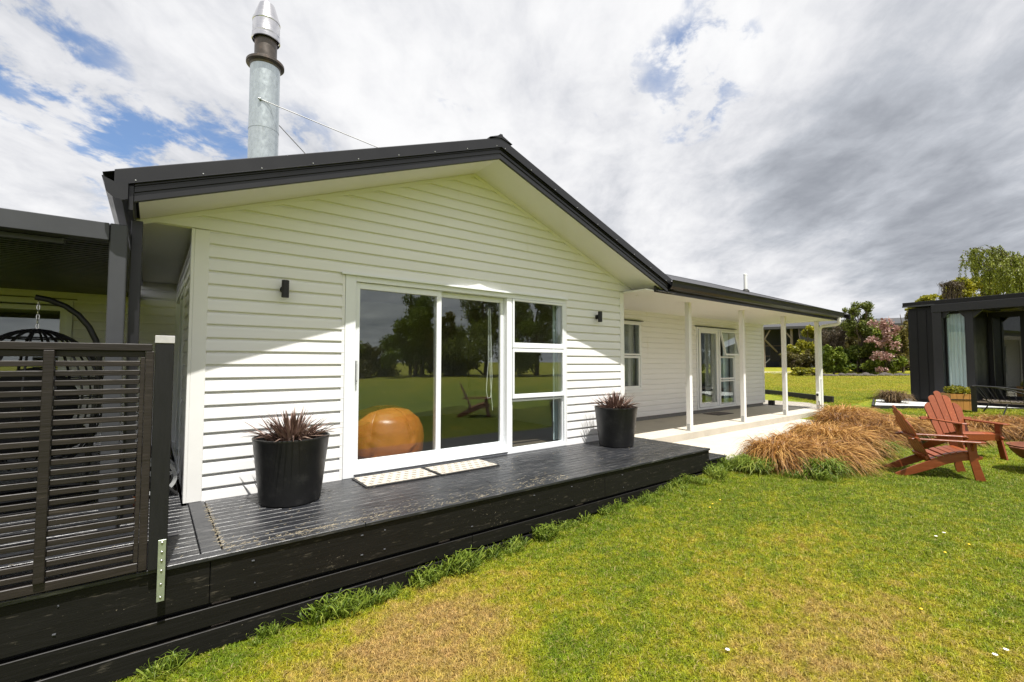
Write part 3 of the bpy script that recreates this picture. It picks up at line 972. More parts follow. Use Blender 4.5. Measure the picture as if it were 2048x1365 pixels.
obj("stay_rod", MB().tube([(.80, 5.262, 2.715), (2.32, 4.8, 2.585 - SL * (APX - 2.32))], .0045, 6), rodm, fl, smooth=True)
obj("stay_rod", MB().tube([(.92, 5.53, 2.72), (1.72, 5.6, 2.585 - SL * (APX - 1.72))], .0045, 6), rodm, fl, smooth=True)
obj("rod_bracket", MB().ball((.795, 5.258, 2.716), .02, .015, .012, 8, 6), galv, fl, smooth=True)

# left rear joinery
sd = window(house, "side_door", 5.9, 8.0, -1.15, .87, .25, [(5.95, 7.0, -1.10, .82, .05, 's', .0), (6.95, 7.95, -1.10, .82, .05, 's', .03)], axis='y', fy=.012)
rd = window(house, "rear_door", -3.2, -.84, -1.15, .80, BY, [(-3.15, -2.0, -1.10, .72, .06, 's', .03), (-2.05, -.90, -1.10, .72, .06, 's', -.012)], jt=.06)
obj("head_flashing", MB().box(-3.3, -.80, BY - .06, BY - .001, .81, .82), dksteel2, house)
obj("interior_wall", MB().box(-6, .2, 12.0, 12.1, -1.2, 1.3).box(-6, .2, 8.41, 12.0, 1.25, 1.3).box(-6, -5.9, 8.41, 12.0, -1.2, 1.25).box(.15, .2, 8.41, 12.0, -1.2, 1.25).box(-6, .2, 8.41, 12, -1.3, -1.2), int_wall, house)

# ------------------------------------------------------------------ deck
DZ, DY = -1.17, 3.367
deck = thing("timber_deck", "black stained timber deck running along the front of the house", "deck", (3, 4, -1.75))
# edge board, border board, deck boards
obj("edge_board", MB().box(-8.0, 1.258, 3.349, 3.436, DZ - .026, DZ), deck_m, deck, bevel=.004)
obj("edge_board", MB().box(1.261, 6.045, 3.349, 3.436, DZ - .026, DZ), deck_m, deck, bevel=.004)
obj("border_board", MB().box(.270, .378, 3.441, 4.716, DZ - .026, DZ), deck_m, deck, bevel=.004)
y = 3.441
while y < 4.70:
    y1 = min(y + .0885, 4.722)
    # boards run in lengths with staggered butt joints
    j = [.3835, 3.3 + rnd.uniform(-1.2, 1.2), 6.035]
    for a, b in zip(j[:-1], j[1:]):
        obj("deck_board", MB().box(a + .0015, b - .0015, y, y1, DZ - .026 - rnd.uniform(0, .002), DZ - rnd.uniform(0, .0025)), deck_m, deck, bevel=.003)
    y += .0935
y = 3.441
while y < 8.25:
    y1 = y + .0885
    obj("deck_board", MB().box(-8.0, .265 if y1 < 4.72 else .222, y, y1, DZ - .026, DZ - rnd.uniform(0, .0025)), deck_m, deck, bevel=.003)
    y += .0935
obj("substructure", MB().box(-8, 6.0, 3.42, 4.70, -1.72, DZ - .045).box(-8, .2, 4.70, 8.25, -1.72, DZ - .045), postblk, deck)
# fascia boards along the front
for a, b in ((-8.0, .3115), (.3145, 3.9), (3.903, 6.042)):
    obj("fascia_board", MB().box(a, b, DY, DY + .04, -1.452, -1.199), fascia_m, deck, bevel=.003)
for a, b in ((-8.0, 2.2), (2.203, 4.6), (4.603, 6.02)):
    obj("fascia_board", MB().box(a, b, DY + .004, DY + .04, -1.590, -1.480), fascia_m, deck, bevel=.003)
for a, b in ((-8.0, 1.4), (1.403, 3.7)):
    obj("fascia_board", MB().box(a, b, DY + .002, DY + .04, -1.735, -1.612), fascia_m, deck, bevel=.003)
for x in (-1.4, .33, 1.9, 3.5):
    obj("bearer_post", MB().box(x, x + .1, DY + .045, DY + .14, -1.85, -1.45), timber_g, deck)
obj("fascia_board", MB().box(6.004, 6.042, DY + .041, 4.6, -1.48, -1.199), fascia_m, deck, bevel=.003)
mb = MB()
for x in (.55, 1.25, 1.42, 2.2, 2.9, 3.4, 4.2, -.35, -.6):
    for z in (-1.26, -1.40):
        mb.tube([(x + rnd.uniform(-.02, .02), DY + .001, z), (x, DY - .0015, z)], .006, 8)
stuff_part(obj("nail_head", mb, dksteel2, deck))
# lower step at the right end
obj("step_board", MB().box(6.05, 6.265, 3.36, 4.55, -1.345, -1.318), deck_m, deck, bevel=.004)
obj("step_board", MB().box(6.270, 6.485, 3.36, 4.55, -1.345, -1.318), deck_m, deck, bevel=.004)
obj("step_riser", MB().box(6.05, 6.475, 3.372, 3.41, -1.6, -1.347).box(6.44, 6.475, 3.41, 4.54, -1.6, -1.347), fascia_m, deck, bevel=.003)

# dry clippings lying on the deck
mb = MB()
for i in range(900):
    if i < 440:
        x, y = rnd.uniform(.4, 3.4), 3.36 + abs(rnd.gauss(0, .16))
    elif i < 560:
        x, y = .384 + rnd.gauss(0, .012), rnd.uniform(3.46, 4.6)
    elif i < 680:
        x, y = rnd.uniform(.38, 1.6), 3.452 + rnd.gauss(0, .008)
    else:
        x, y = rnd.uniform(-2, 5.9), rnd.uniform(3.37, 4.6)
    if y < 3.355:
        y = 3.36
    a, l = rnd.gauss(0, .6), rnd.uniform(.003, .014)
    mb.bar((x - l * math.cos(a), y - l * math.sin(a), DZ + .002), (x + l * math.cos(a), y + l * math.sin(a), DZ + .003 + rnd.random() * .003), .0016, .0012)
st = obj("clippings", mb, straw_m)
tag(st, "dry straw clippings scattered over the black deck", "clippings", kind='stuff')

# ------------------------------------------------------------------ privacy screen
scr = thing("privacy_screen", "dark slatted timber privacy screen at the deck's left edge", "screen", (-.8, 3.36, DZ))
Y0 = 3.325
sp = obj("post", MB().box(.012, .098, 3.318, 3.404, -1.166, .108), postblk, scr, bevel=.003)
obj("post_top", MB().box(.009, .101, 3.315, 3.407, .1085, .152), cutw, sp, bevel=.002)
obj("rail", MB().box(-1.9, -.0005, Y0, Y0 + .075, .062, .102), screen_m, scr, bevel=.003)
obj("rail", MB().box(-1.9, -.032, Y0 + .006, Y0 + .066, -1.16, -1.112), screen_m, scr, bevel=.003)
obj("rail", MB().box(-1.9, -.032, Y0 + .020, Y0 + .055, .028, .0615), screen_m, scr, bevel=.002)
obj("stile", MB().box(-.030, .008, Y0 + .002, Y0 + .066, -1.16, .0615), screen_m, scr, bevel=.003)
obj("stile", MB().box(-.052, -.0315, Y0 + .010, Y0 + .05, -1.11, .027), screen_m, scr, bevel=.002)
for x in (-.418, -1.15):
    obj("stile", MB().box(x - .021, x + .021, Y0 - .012, Y0 + .0095, -1.11, .061), screen_m, scr, bevel=.003)
z = .006
while z > -1.10:
    obj("slat", MB().box(-1.9, -.053, Y0 + .0105, Y0 + .042, z - .029, z), screen_m, scr, bevel=.0025)
    z -= .0508
bo = obj("bracket", MB().box(.056, .092, 3.311, 3.3165, -1.345, -1.005), zinc, scr, bevel=.001)
for z in (-1.02, -1.072, -1.12, -1.176, -1.25, -1.322):
    obj("screw", MB().ball((.074, 3.310, z), .0065, .005, .0065, 8, 6), stain_steel, bo, smooth=True)

# ------------------------------------------------------------------ pergola on the left
pg = thing("pergola", "charcoal steel louvre pergola over the left part of the deck", "pergola", (-1.5, 6, DZ))
obj("post", MB().box(-.262, -.166, 4.25, 4.345, DZ + .002, .975), dksteel2, pg, bevel=.006)
obj("beam", MB().box(-8, -.264, 4.24, 4.36, .850, .972), dksteel2, pg, bevel=.004)
obj("beam", MB().box(-6, -.5, 4.362, 4.40, .812, .845), dksteel2, pg, bevel=.003)
obj("beam", MB().box(-.262, -.18, 4.347, 8.28, .85, .97), dksteel2, pg, bevel=.004)
obj("roof_sheet", MB().box(-8, -.265, 4.37, 8.28, .955, .968), dkmetal, pg)
y = 4.43
while y < 8.2:
    obj("louvre", MB().box(-8, -.27, y, y + .055, .895, .953), dkmetal, pg)
    y += .09

# ------------------------------------------------------------------ hanging egg chair
EX, EYY = -.77, 5.5
egg = thing("hanging_egg_chair", "black wire hanging egg chair on a curved stand behind the screen", "hanging chair", (EX, EYY, DZ))
pts = []
arc = [(EX - .02, .545), (EX + .06, .530), (EX + .16, .485), (EX + .25, .41), (EX + .32, .31), (EX + .37, .19), (EX + .395, .05), (EX + .395, -.15), (EX + .375, -.5), (EX + .35, -.85), (EX + .32, -1.12)]
obj("stand_arm", MB().tube([(x, EYY, z) for x, z in arc], .024, 10), wirem, egg, smooth=True)
ringp = [(EX + .5 * math.cos(t), EYY + .5 * math.sin(t), DZ + .03) for t in np.linspace(0, 2 * math.pi, 33)]
obj("stand_base", MB().tube(ringp, .022, 8).tube([(EX + .32, EYY, -1.12), (EX - .5, EYY, DZ + .03)], .022, 8), wirem, egg, smooth=True)
mb = MB()
for i in range(6):
    z = .50 - i * .04
    rr = [(EX + (.009 if i % 2 else 0) * math.cos(t), EYY + (0 if i % 2 else .009) * math.cos(t), z + .022 * math.sin(t)) for t in np.linspace(0, 2 * math.pi, 13)]
    mb.tube(rr, .0035, 5)
obj("chain", mb, stain_steel, egg, smooth=True)
bk = MB()
RX, RZ, CZ = .46, .60, -.33
for i in range(16):
    a = 2 * math.pi * i / 16
    p = []
    for t in np.linspace(.04, 2.6, 18):
        rr = RX * math.sin(t) * (1.0 if t < 1.57 else .95)
        p.append((EX + rr * math.cos(a), EYY + rr * math.sin(a), CZ + RZ * math.cos(t)))
    bk.tube(p, .011 if i % 2 else .008, 6)
for t in (.25, .5, .75, 1.0, 1.25, 1.5, 1.8, 2.1, 2.4):
    rr = RX * math.sin(t)
    bk.tube([(EX + rr * math.cos(a), EYY + rr * math.sin(a), CZ + RZ * math.cos(t)) for a in np.linspace(0, 2 * math.pi, 33)], .007, 5)
obj("basket", bk, wirem, egg, smooth=True)
obj("cushion", MB().ball((EX - .02, EYY + .08, CZ - .30), .36, .32, .17).ball((EX - .04, EYY + .24, CZ - .02), .30, .12, .30), cushion_m, egg, smooth=True)

# ------------------------------------------------------------------ hose reel
hr = thing("hose_reel", "grey and orange hose reel on the deck by the side wall", "hose reel", (.12, 5.2, DZ))


def disc(cx, y0, y1, cz, r0, r1):
    mb = MB()
    n_ = 28
    ring = lambda r, yy: [(cx + r * math.cos(2 * math.pi * k / n_), yy, cz + r * math.sin(2 * math.pi * k / n_)) for k in range(n_)]
    return mb.loft([ring(r0, y0), ring(r1, y0), ring(r1, y1), ring(r0, y1), ring(r0, y0)], cap=False)


for yy in (5.06, 5.30):
    wl = disc(.06, yy, yy + .02, -1.0, .115, .145)
    for k in range(3):
        a = k * 2.1 + .3
        wl.bar((.06, yy + .01, -1.0), (.06 + .12 * math.cos(a), yy + .01, -1.0 + .12 * math.sin(a)), .018, .03)
    obj("wheel", wl, grey_p, hr, smooth=True)
obj("hose", disc(.06, 5.10, 5.28, -1.0, .05, .10), black_rub, hr, smooth=True)
obj("frame", MB().tube([(-.10, 5.04, DZ + .02), (.02, 5.04, -1.0), (.12, 5.04, -.82), (.12, 5.34, -.82), (.02, 5.34, -1.0), (-.10, 5.34, DZ + .02)], .012, 8).tube([(.06, 5.04, -1.0), (.20, 5.04, DZ + .02), (.20, 5.34, DZ + .02), (.06, 5.34, -1.0)], .012, 8), black_rub, hr, smooth=True)
obj("handle", MB().tube([(.09, 5.04, -.87), (.135, 5.04, -.795)], .02, 8).box(.03, .09, 5.03, 5.05, -1.03, -.97).box(-.12, -.06, 5.02, 5.06, DZ + .003, DZ + .045), orange_p, hr)


# ------------------------------------------------------------------ wall lights
def wall_light(x, z, label):
    t = thing("wall_light", label, "wall light", (x, FY - .09, z), "up-down lights on the front wall")
    obj("lamp_body", MB().lathe([(.030, -.08), (.032, -.078), (.032, .078), (.030, .08), (.026, .08), (.026, .06)], (x, FY - .092, z), 20), lampm, t, smooth=True)
    obj("wall_plate", MB().tube([(x, FY - .022, z), (x, FY - .040, z)], .034, 20).tube([(x, FY - .04, z), (x, FY - .075, z)], .012, 10), lampm, t, smooth=True)


wall_light(.955, .680, "black cylinder wall light between the white corner and the sliding door")
wall_light(5.31, .690, "black cylinder wall light between the side window and the verandah")


# ------------------------------------------------------------------ pots and flax plants
def pot(x, y, label, plabel, seed, pr=.300):
    t = thing("planter_pot", label, "plant pot", (x, y, DZ), "black pots flanking the sliding door")
    prof = [(.225, .0), (.235, .006), (.238, .02), (.297, .520), (.302, .532), (.300, .540), (.286, .541), (.278, .50), (.274, .46)]
    obj("pot_body", MB().lathe(prof, (x, y, DZ + .002), 48), potm, t, smooth=True)
    obj("pot_soil", MB().lathe([(.27, .46), (.27, .475), (.02, .485)], (x, y, DZ + .002), 32), soil, t)
    r = random.Random(seed)
    pl_ = thing("flax_plant", plabel, "plant", (x, y, DZ + .48), "bronze flax plants in the black pots")
    o = Vector((x, y, DZ + .48))
    for i in range(260):
        a = r.uniform(0, 2 * math.pi)
        rank = r.random() ** .75
        L = r.uniform(.22, .34) * (1.0 if rank < .6 else .9)
        el = R(86 - 60 * rank + r.gauss(0, 8))
        rad0 = r.uniform(0, .22) * (.25 + .75 * rank)
        wdt = r.uniform(.008, .0145)
        droop = r.uniform(.1, 1.1) * (.35 + .55 * rank)
        base = o + Vector((rad0 * math.cos(a), rad0 * math.sin(a), 0))
        da = Vector((math.cos(a), math.sin(a), 0))
        sd_ = Vector((-math.sin(a), math.cos(a), 0))
        rings = []
        p = base.copy()
        e = el
        ns = 6
        for s_ in range(ns + 1):
            t_ = s_ / ns
            ww_ = wdt * (1 - t_ ** 2.2) + .0006
            nrm = Vector((0, 0, 1)) * math.cos(e) - da * math.sin(e)
            rings.append([p - sd_ * ww_, p - nrm * ww_ * .45, p + sd_ * ww_])
            if (p - o).to_2d().length > .19:
                rings[-1] = [Vector((c_.x, c_.y, max(c_.z, o.z + .072))) for c_ in rings[-1]]
                p.z = max(p.z, o.z + .072)
            p = p + (da * math.cos(e) + Vector((0, 0, 1)) * math.sin(e)) * (L / ns)
            e -= droop / ns * 1.6
        obj("leaf", MB().loft(rings, cap=False, close=False), lf_flax, pl_, smooth=False)
    return t


pot(.962, 4.300, "black tapered plant pot between the house corner and the sliding door", "spiky bronze flax in the pot left of the sliding door", 3)
pot(5.215, 4.290, "black tapered plant pot at the verandah end of the deck", "spiky bronze flax in the pot near the verandah", 5)


# ------------------------------------------------------------------ mats
def doormat(x0, x1, y0, y1, z, label, m_, name="doormat", grp=None, rot=0):
    c = ((x0 + x1) / 2, (y0 + y1) / 2, z)
    t = thing(name, label, "doormat", c, grp)
    obj("mat_border", MB().box(x0, x1, y0, y1, z + .001, z + .009), black_rub, t, bevel=.002)
    obj("mat_face", MB().box(x0 + .022, x1 - .022, y0 + .022, y1 - .022, z + .0092, z + .0125), m_, t)
    t.rotation_euler.z = rot
    return t


doormat(1.605, 2.372, 4.255, 4.68, DZ, "pale patterned doormat in front of the sliding panel, nearer the left pot", mat_beige, grp="doormats before the sliding door", rot=R(-1.0))
doormat(2.385, 3.145, 4.255, 4.665, DZ, "pale patterned doormat in front of the fixed glass panel", mat_beige, grp="doormats before the sliding door", rot=R(.6))
doormat(10.64, 11.36, 5.66, 6.08, PZ, "dark lattice doormat on the concrete verandah before its glass door", mat_grey)

# ------------------------------------------------------------------ bean bag
bb = thing("bean_bag", "tan leather bean bag standing behind the sliding glass", "bean bag", (2.20, 5.312, -1.165))
prof, nseg = [(.30, 0), (.40, .03), (.465, .12), (.475, .24), (.455, .38), (.40, .50), (.29, .59), (.13, .635), (.03, .64)], 120
rings = []
for i in range(33):
    tt = i / 32 * (len(prof) - 1)
    i0 = min(int(tt), len(prof) - 2)
    f = tt - i0
    r_, z_ = prof[i0][0] * (1 - f) + prof[i0 + 1][0] * f, prof[i0][1] * (1 - f) + prof[i0 + 1][1] * f
    ring = []
    for k in range(nseg):
        a = 2 * math.pi * k / nseg
        seam = abs(math.sin(a * 3 + .55))
        wr = 1 - .045 * math.exp(-seam * 12) + .024 * math.sin(z_ * 75 + 5 * math.sin(a * 3) + 3 * math.sin(z_ * 17 + a)) * math.exp(-seam * 2.2) + .012 * math.sin(a * 5 + z_ * 9)
        ring.append((2.20 + r_ * wr * math.cos(a), 5.312 + r_ * wr * math.sin(a), -1.163 + z_))
    rings.append(ring)
obj("cover", MB().loft(rings), leather, bb, smooth=True)
mb = MB()
for q in range(6):
    a = (q * math.pi - .55) / 3
    p = []
    for i in range(25):
        tt = i / 24 * (len(prof) - 1)
        i0 = min(int(tt), len(prof) - 2)
        f = tt - i0
        r_, z_ = prof[i0][0] * (1 - f) + prof[i0 + 1][0] * f, prof[i0][1] * (1 - f) + prof[i0 + 1][1] * f
        p.append((2.20 + r_ * .968 * math.cos(a), 5.312 + r_ * .968 * math.sin(a), -1.163 + z_ + .002))
    mb.tube(p, .005, 5)
obj("piping", mb, leather, bb, smooth=True)


# ------------------------------------------------------------------ adirondack chairs (built at the origin, facing +x)
def adirondack(label):
    t = thing("adirondack_chair", label, "garden chair", (0, 0, 0), "red adirondack chairs on the lawn")
    X, Z = Vector((1, 0, 0)), Vector((0, 0, 1))
    for s in (-1, 1):
        y0 = s * .255
        # seat rail: curved board from the front down to the ground behind
        topc = [(.34, .375), (.20, .385), (.02, .335), (-.18, .245), (-.36, .155), (-.50, .075), (-.575, .03)]
        botc = [(-.575, .0), (-.47, .0), (-.34, .045), (-.16, .125), (.02, .215), (.20, .275), (.33, .29), (.40, .31), (.41, .34)]
        obj("seat_rail", MB().extr(topc + botc, (Vector((0, y0, 0)), X, Z), -.013, .013), chairw, t, bevel=.002)
        y1 = s * .283
        leg = [(.235, .535), (.335, .535), (.345, .30), (.425, .0), (.315, .0), (.255, .30)]
        obj("leg", MB().extr(leg, (Vector((0, y1, 0)), X, Z), -.0135, .0135), chairw, t, bevel=.002)
        ap = [(.43, -.05), (.44, 0), (.42, .055), (.36, .075), (.15, .062), (-.10, .04), (-.38, .025), (-.42, .0), (-.40, -.03), (.38, -.06)]
        ap = [(a, s * (b) + s * .285) for a, b in ap]
        if s < 0:
            ap = ap[::-1]
        obj("arm", MB().extr(ap, (Vector((0, 0, .537)), X, Vector((0, 1, 0))), 0, .02), chairw, t, bevel=.003)
        br = [(.25, .534), (.33, .534), (.30, .43), (.27, .40)]
        obj("arm_bracket", MB().extr([(b, a) for a, b in [(.534, 0), (.534, .06), (.44, .012), (.42, 0)]], (Vector((.29, s * .297, 0)), Vector((0, s, 0)), Z), -.011, .011), chairw, t)
    # seat slats across, following the rail
    sx = [.315, .245, .172, .098, .022, -.055, -.13]
    sz = [.388, .399, .389, .370, .347, .313, .278]
    for i, (a, b) in enumerate(zip(sx, sz)):
        d = Vector((1, 0, .35 if i > 1 else (-.25 if i == 0 else .1))).normalized()
        if i == 0:
            d = Vector((1, 0, -.35)).normalized()
        o_ = Vector((a, 0, b))
        n_ = Vector((0, 1, 0))
        u_ = n_.cross(d) * -1
        q = [o_ + d * (sx_ * .0325) + u_ * sz_ for sx_, sz_ in ((-1, -.009), (1, -.009), (1, .009), (-1, .009))]
        obj("seat_slat", MB().loft([[p + n_ * yy for p in q] for yy in (-.272, .272)]), chairw, t, bevel=.002)
    # back: fan of slats with rounded tops
    b0, b1 = Vector((-.135, 0, .20)), Vector((-.50, 0, 1.0))
    bd = (b1 - b0).normalized()
    nrm = Vector((0, 1, 0)).cross(bd)
    Ls = [.70, .825, .885, .825, .70]
    for i in range(5):
        c = (i - 2)
        yb, yt = c * .098, c * .118
        L = Ls[i]
        wb, wt_ = .043, .055
        po = []
        po += [(yb - wb, 0), (yb + wb, 0)]
        lean = yt - yb
        lowR = L - (.05 if c < 0 else (.09 if c > 0 else .045))
        for k in range(9):
            a = k / 8 * math.pi
            hgt = .045
            po.append((yb + lean + wt_ * math.cos(a), L - hgt + hgt * math.sin(a) - abs(c) * .022 * (math.cos(a) * (1 if c > 0 else -1) + 1) * (1 if c else 0)))
        obj("back_slat", MB().extr(po, (b0, Vector((0, 1, 0)), bd), -.010, .010), chairw, t, bevel=.0025)
    for L, wd in ((.10, .255), (.40, .40)):
        p = b0 + bd * L - nrm * 0
        s_ = -1 if nrm.x > 0 else 1
        q = p + nrm * (s_ * .026)
        obj("back_rail", MB().bar(q + Vector((0, -wd, 0)), q + Vector((0, wd, 0)), .05, .03, tuple(nrm)), chairw, t, bevel=.002)
    mb = MB()
    for i in range(5):
        for L in (.10, .40):
            q = b0 + bd * L + Vector((0, (i - 2) * (.098 + .02 * L), 0)) + nrm * ((1 if nrm.x > 0 else -1) * .011)
            mb.ball(q, .005, .005, .005, 6, 4)
    stuff_part(obj("screw", mb, stain_steel, t))
    obj("cross_brace", MB().box(.325, .345, -.24, .24, .29, .375), chairw, t)
    return t


def place(o, x, y, z, h, s=1.0):
    o.location = (x, y, z)
    o.rotation_euler = (0, 0, h)
    o.scale = (s, s, s)


c1 = adirondack("red wooden adirondack chair in front, seen from its side with its slatted seat showing")
c2 = copy_tree(c1)
c2['label'] = "red wooden adirondack chair before the brown tussocks, its fanned back towards the cabin"
place(c1, 8.12, 1.385, -1.462, R(-62.2), .885)
place(c2, 9.99, 1.395, -1.43, R(-133.4), .955)
c4 = copy_tree(c1)
c4['label'] = "red wooden adirondack chair mirrored in the sliding door's fixed glass"
place(c4, 7.05, -1.0, -1.475, R(35), .92)

# fire bowl, its rim and handle just entering on the right
fbx, fby, fbz = 9.19, .50, -1.445
fb = thing("fire_bowl", "rusty red steel fire bowl at the right edge in front of the chairs", "fire pit", (fbx, fby, fbz))
prof = [(.02, .13), (.14, .145), (.25, .20), (.325, .28), (.35, .345), (.365, .35), (.365, .362), (.335, .362), (.31, .285), (.24, .215), (.13, .165), (.02, .155)]
obj("bowl", MB().lathe(prof, (fbx, fby, fbz), 40), rustm, fb, smooth=True)
for k in range(3):
    a = .6 + k * 2.094
    ca, sa = math.cos(a), math.sin(a)
    obj("leg", MB().tube([(fbx + .17 * ca, fby + .17 * sa, fbz + .17), (fbx + .27 * ca, fby + .27 * sa, fbz + .005)], .013, 8), wirem, fb, smooth=True)
for sgn_ in (-1, 1):
    hx, hy = Vector((-.79, .613, 0)) * sgn_, Vector((.613, .79, 0))
    b_ = Vector((fbx, fby, fbz + .335))
    obj("handle", MB().tube([b_ + hx * .34 - hy * .07, b_ + hx * .42 - hy * .06 + up_z0 * .01, b_ + hx * .44 + up_z0 * .012, b_ + hx * .42 + hy * .06 + up_z0 * .01, b_ + hx * .34 + hy * .07], .009, 7), rustm, fb, smooth=True)

# ------------------------------------------------------------------ cabin
CA = math.atan2(-.992, -.125)
cab = thing("cabin", "black clad garden cabin with a recessed glazed porch", "cabin", (0, 0, 0))


def cpart(name, mb, mat, parent=None, **kw):
    return obj(name, mb, mat, parent or cab, **kw)


cl = 9.0
cpart("wall", MB().box(.02, .82, .02, .12, .10, 2.90).box(0.0, .1, .12, 3.6, .1, 2.9).box(0, cl, 3.5, 3.6, .1, .7).box(0, 1.9, 3.5, 3.6, .7, 2.9).box(3.4, cl, 3.5, 3.6, .7, 2.9).box(1.9, 3.4, 3.5, 3.6, 1.9, 2.9).box(cl - .1, cl, 0.1, 3.5, .1, 2.9), cabm)
for i, x in enumerate((.0, .225, .45)):
    cpart("cladding_panel", MB().box(x + .008, x + .217, -.006, .018, .12, 2.82), cabm, bevel=.003)
    cpart("batten", MB().box(x - .008 + .225, x + .008 + .225, -.022, .017, .12, 2.82), cabm, bevel=.002)
cpart("roof", MB().box(-.08, cl, -.12, 3.7, 2.955, 3.08), cabm, bevel=.006)
cpart("roof_flashing", MB().box(-.085, .7, -.13, -.121, 2.93, 2.975), dksteel2)
cpart("post", MB().box(.61, .83, -.10, .10, .05, 2.72), cabpost, bevel=.006)
cpart("beam", MB().box(.61, cl, -.13, .02, 2.722, 2.95), cabpost, bevel=.006)
cpart("post", MB().box(1.302, 1.47, .06, .26, .05, 2.72), cabpost, bevel=.006)
cpart("brace", MB().extr([(.832, 2.72), (.832, 2.52), (1.0, 2.72)], ((0, .02, 0), (1, 0, 0), (0, 0, 1)), -.05, .05), cabpost)
cpart("brace", MB().extr([(1.30, 2.72), (1.14, 2.72), (1.30, 2.52)], ((0, .10, 0), (1, 0, 0), (0, 0, 1)), -.03, .03), cabpost)
cpart("brace", MB().extr([(1.472, 2.72), (1.472, 2.50), (1.68, 2.72)], ((0, .12, 0), (1, 0, 0), (0, 0, 1)), -.05, .05), cabpost)
cpart("wall", MB().box(1.31, 1.45, .262, 1.40, .14, 2.72), cabm)
for i in range(12):
    x = 1.0 + i * .62
    cpart("rafter", MB().box(x, x + .10, .03, 1.5, 2.74, 2.90), cabpost)
cpart("base", MB().box(0.02, cl, .05, 3.5, -.02, .10), cabm)
cpart("floor", MB().box(.84, cl, -.05, 3.45, .101, .14), int_floor)
# curtained window beside the porch
wn = cpart("window", MB().box(.832, .862, .14, .20, .1, 2.71).box(1.27, 1.30, .14, .20, .1, 2.71).box(.862, 1.27, .14, .20, .1, .17).box(.862, 1.27, .14, .20, 2.66, 2.71), cabm)
cpart("glass_pane", MB().box(.862, 1.27, .165, .177, .17, 2.66), glass, wn)
V_, F_ = [], []
N_ = 90
for i in range(N_ + 1):
    xx = .80 + .52 * i / N_
    yy = .27 + .022 * math.sin(i * 2 * math.pi / 13) + .008 * math.sin(i * 1.1)
    V_ += [(xx, yy, .15), (xx, yy + .004 * math.sin(i * .7), 2.7)]
F_ = [(2 * i, 2 * i + 2, 2 * i + 3, 2 * i + 1) for i in range(N_)]
cpart("curtain", MB().add(V_, F_).add([(x, y + .006, z) for x, y, z in V_], F_), curtain_b, smooth=True)
# glazed doors at the back of the porch
gd = MB()
for x in (1.455, 2.12, 3.3, 4.5, 5.7, 7.2):
    gd.box(x, x + .09, 1.40, 1.48, .14, 2.72)
gd.box(1.46, cl, 1.41, 1.47, .14, .24).box(1.46, cl, 1.41, 1.47, 2.56, 2.72)
gdo = cpart("glazed_doors", gd, cabm)
for a, b in ((1.545, 2.12), (2.21, 3.3), (3.39, 4.5), (4.59, 5.7), (5.79, 7.2)):
    cpart("glass_pane", MB().box(a, b, 1.435, 1.447, .24, 2.56), glass, gdo)
cpart("interior_wall", MB().box(.75, .8, 1.55, 3.48, .14, 2.7).box(.8, cl, 1.5, 3.48, 2.75, 2.8), int_wall)
cab.location = (18.593, 3.729, -1.215)
cab.rotation_euler = (0, 0, CA)

# gravel pad and its edging
gpad = [(15.85, 3.95), (17.25, 2.2), (19.2, -.3), (26, -.5), (26, 4.5), (18.6, 4.6)]
structure("gravel", MB().loft([[(x, y, -1.5) for x, y in gpad], [(x, y, -1.195) for x, y in gpad]]), white_gr)
ed = thing("timber_edging", "black timber edging round the white gravel in front of the cabin", "edging", (15.85, 3.9, -1.3))
for (a, b) in (((15.82, 3.97), (17.22, 2.22)), ((17.225, 2.213), (19.2, -.25)), ((15.83, 3.99), (18.6, 4.66))):
    obj("edging_board", MB().bar((a[0], a[1], -1.26), (b[0], b[1], -1.26), .05, .17), edging_m, ed, bevel=.004)
ed = thing("timber_edging", "black timber edging curving past the grey gravel behind the verandah", "edging", (16.6, 5.3, -1.3))
eb = [(16.60, 5.18), (17.04, 5.86), (17.9, 6.95), (18.75, 8.1), (18.8, 13)]
for a, b in zip(eb[:-1], eb[1:]):
    obj("edging_board", MB().bar((a[0], a[1], -1.20), (b[0], b[1], -1.20), .06, .32), edging_m, ed, bevel=.004)
tag(obj("timber_offcut", MB().box(14.50, 14.62, 6.05, 6.2, -1.261, -1.12), edging_m, None, bevel=.006), "short black timber block on the gravel behind the verandah corner", "timber block")

# planter box with a clipped shrub
px_ = Vector((16.45, 2.36, -1.195))
bx_ = thing("planter_box", "honey coloured timber planter box on the cabin's white gravel", "planter box", tuple(px_))
hw, hh = .25, .40
for i in range(4):
    a = i * math.pi / 2 + .55
    ex, ey = Vector((math.cos(a), math.sin(a), 0)), Vector((-math.sin(a), math.cos(a), 0))
    for j in range(4):
        t0, t1 = -hw + j * (2 * hw / 4) + .003, -hw + (j + 1) * (2 * hw / 4) - .003
        c = px_ + ey * -hw
        q = [c + ex * t0, c + ex * t1, c + ex * t1 + ey * .025, c + ex * t0 + ey * .025]
        obj("board", MB().loft([[p + Vector((0, 0, .002)) for p in q], [p + Vector((0, 0, hh)) for p in q]]), planterw, bx_)
    c = px_ + ey * (-hw - .006)
    obj("metal_band", MB().bar(c + ex * -hw + Vector((0, 0, .26)), c + ex * hw + Vector((0, 0, .26)), .008, .02), wirem, bx_)


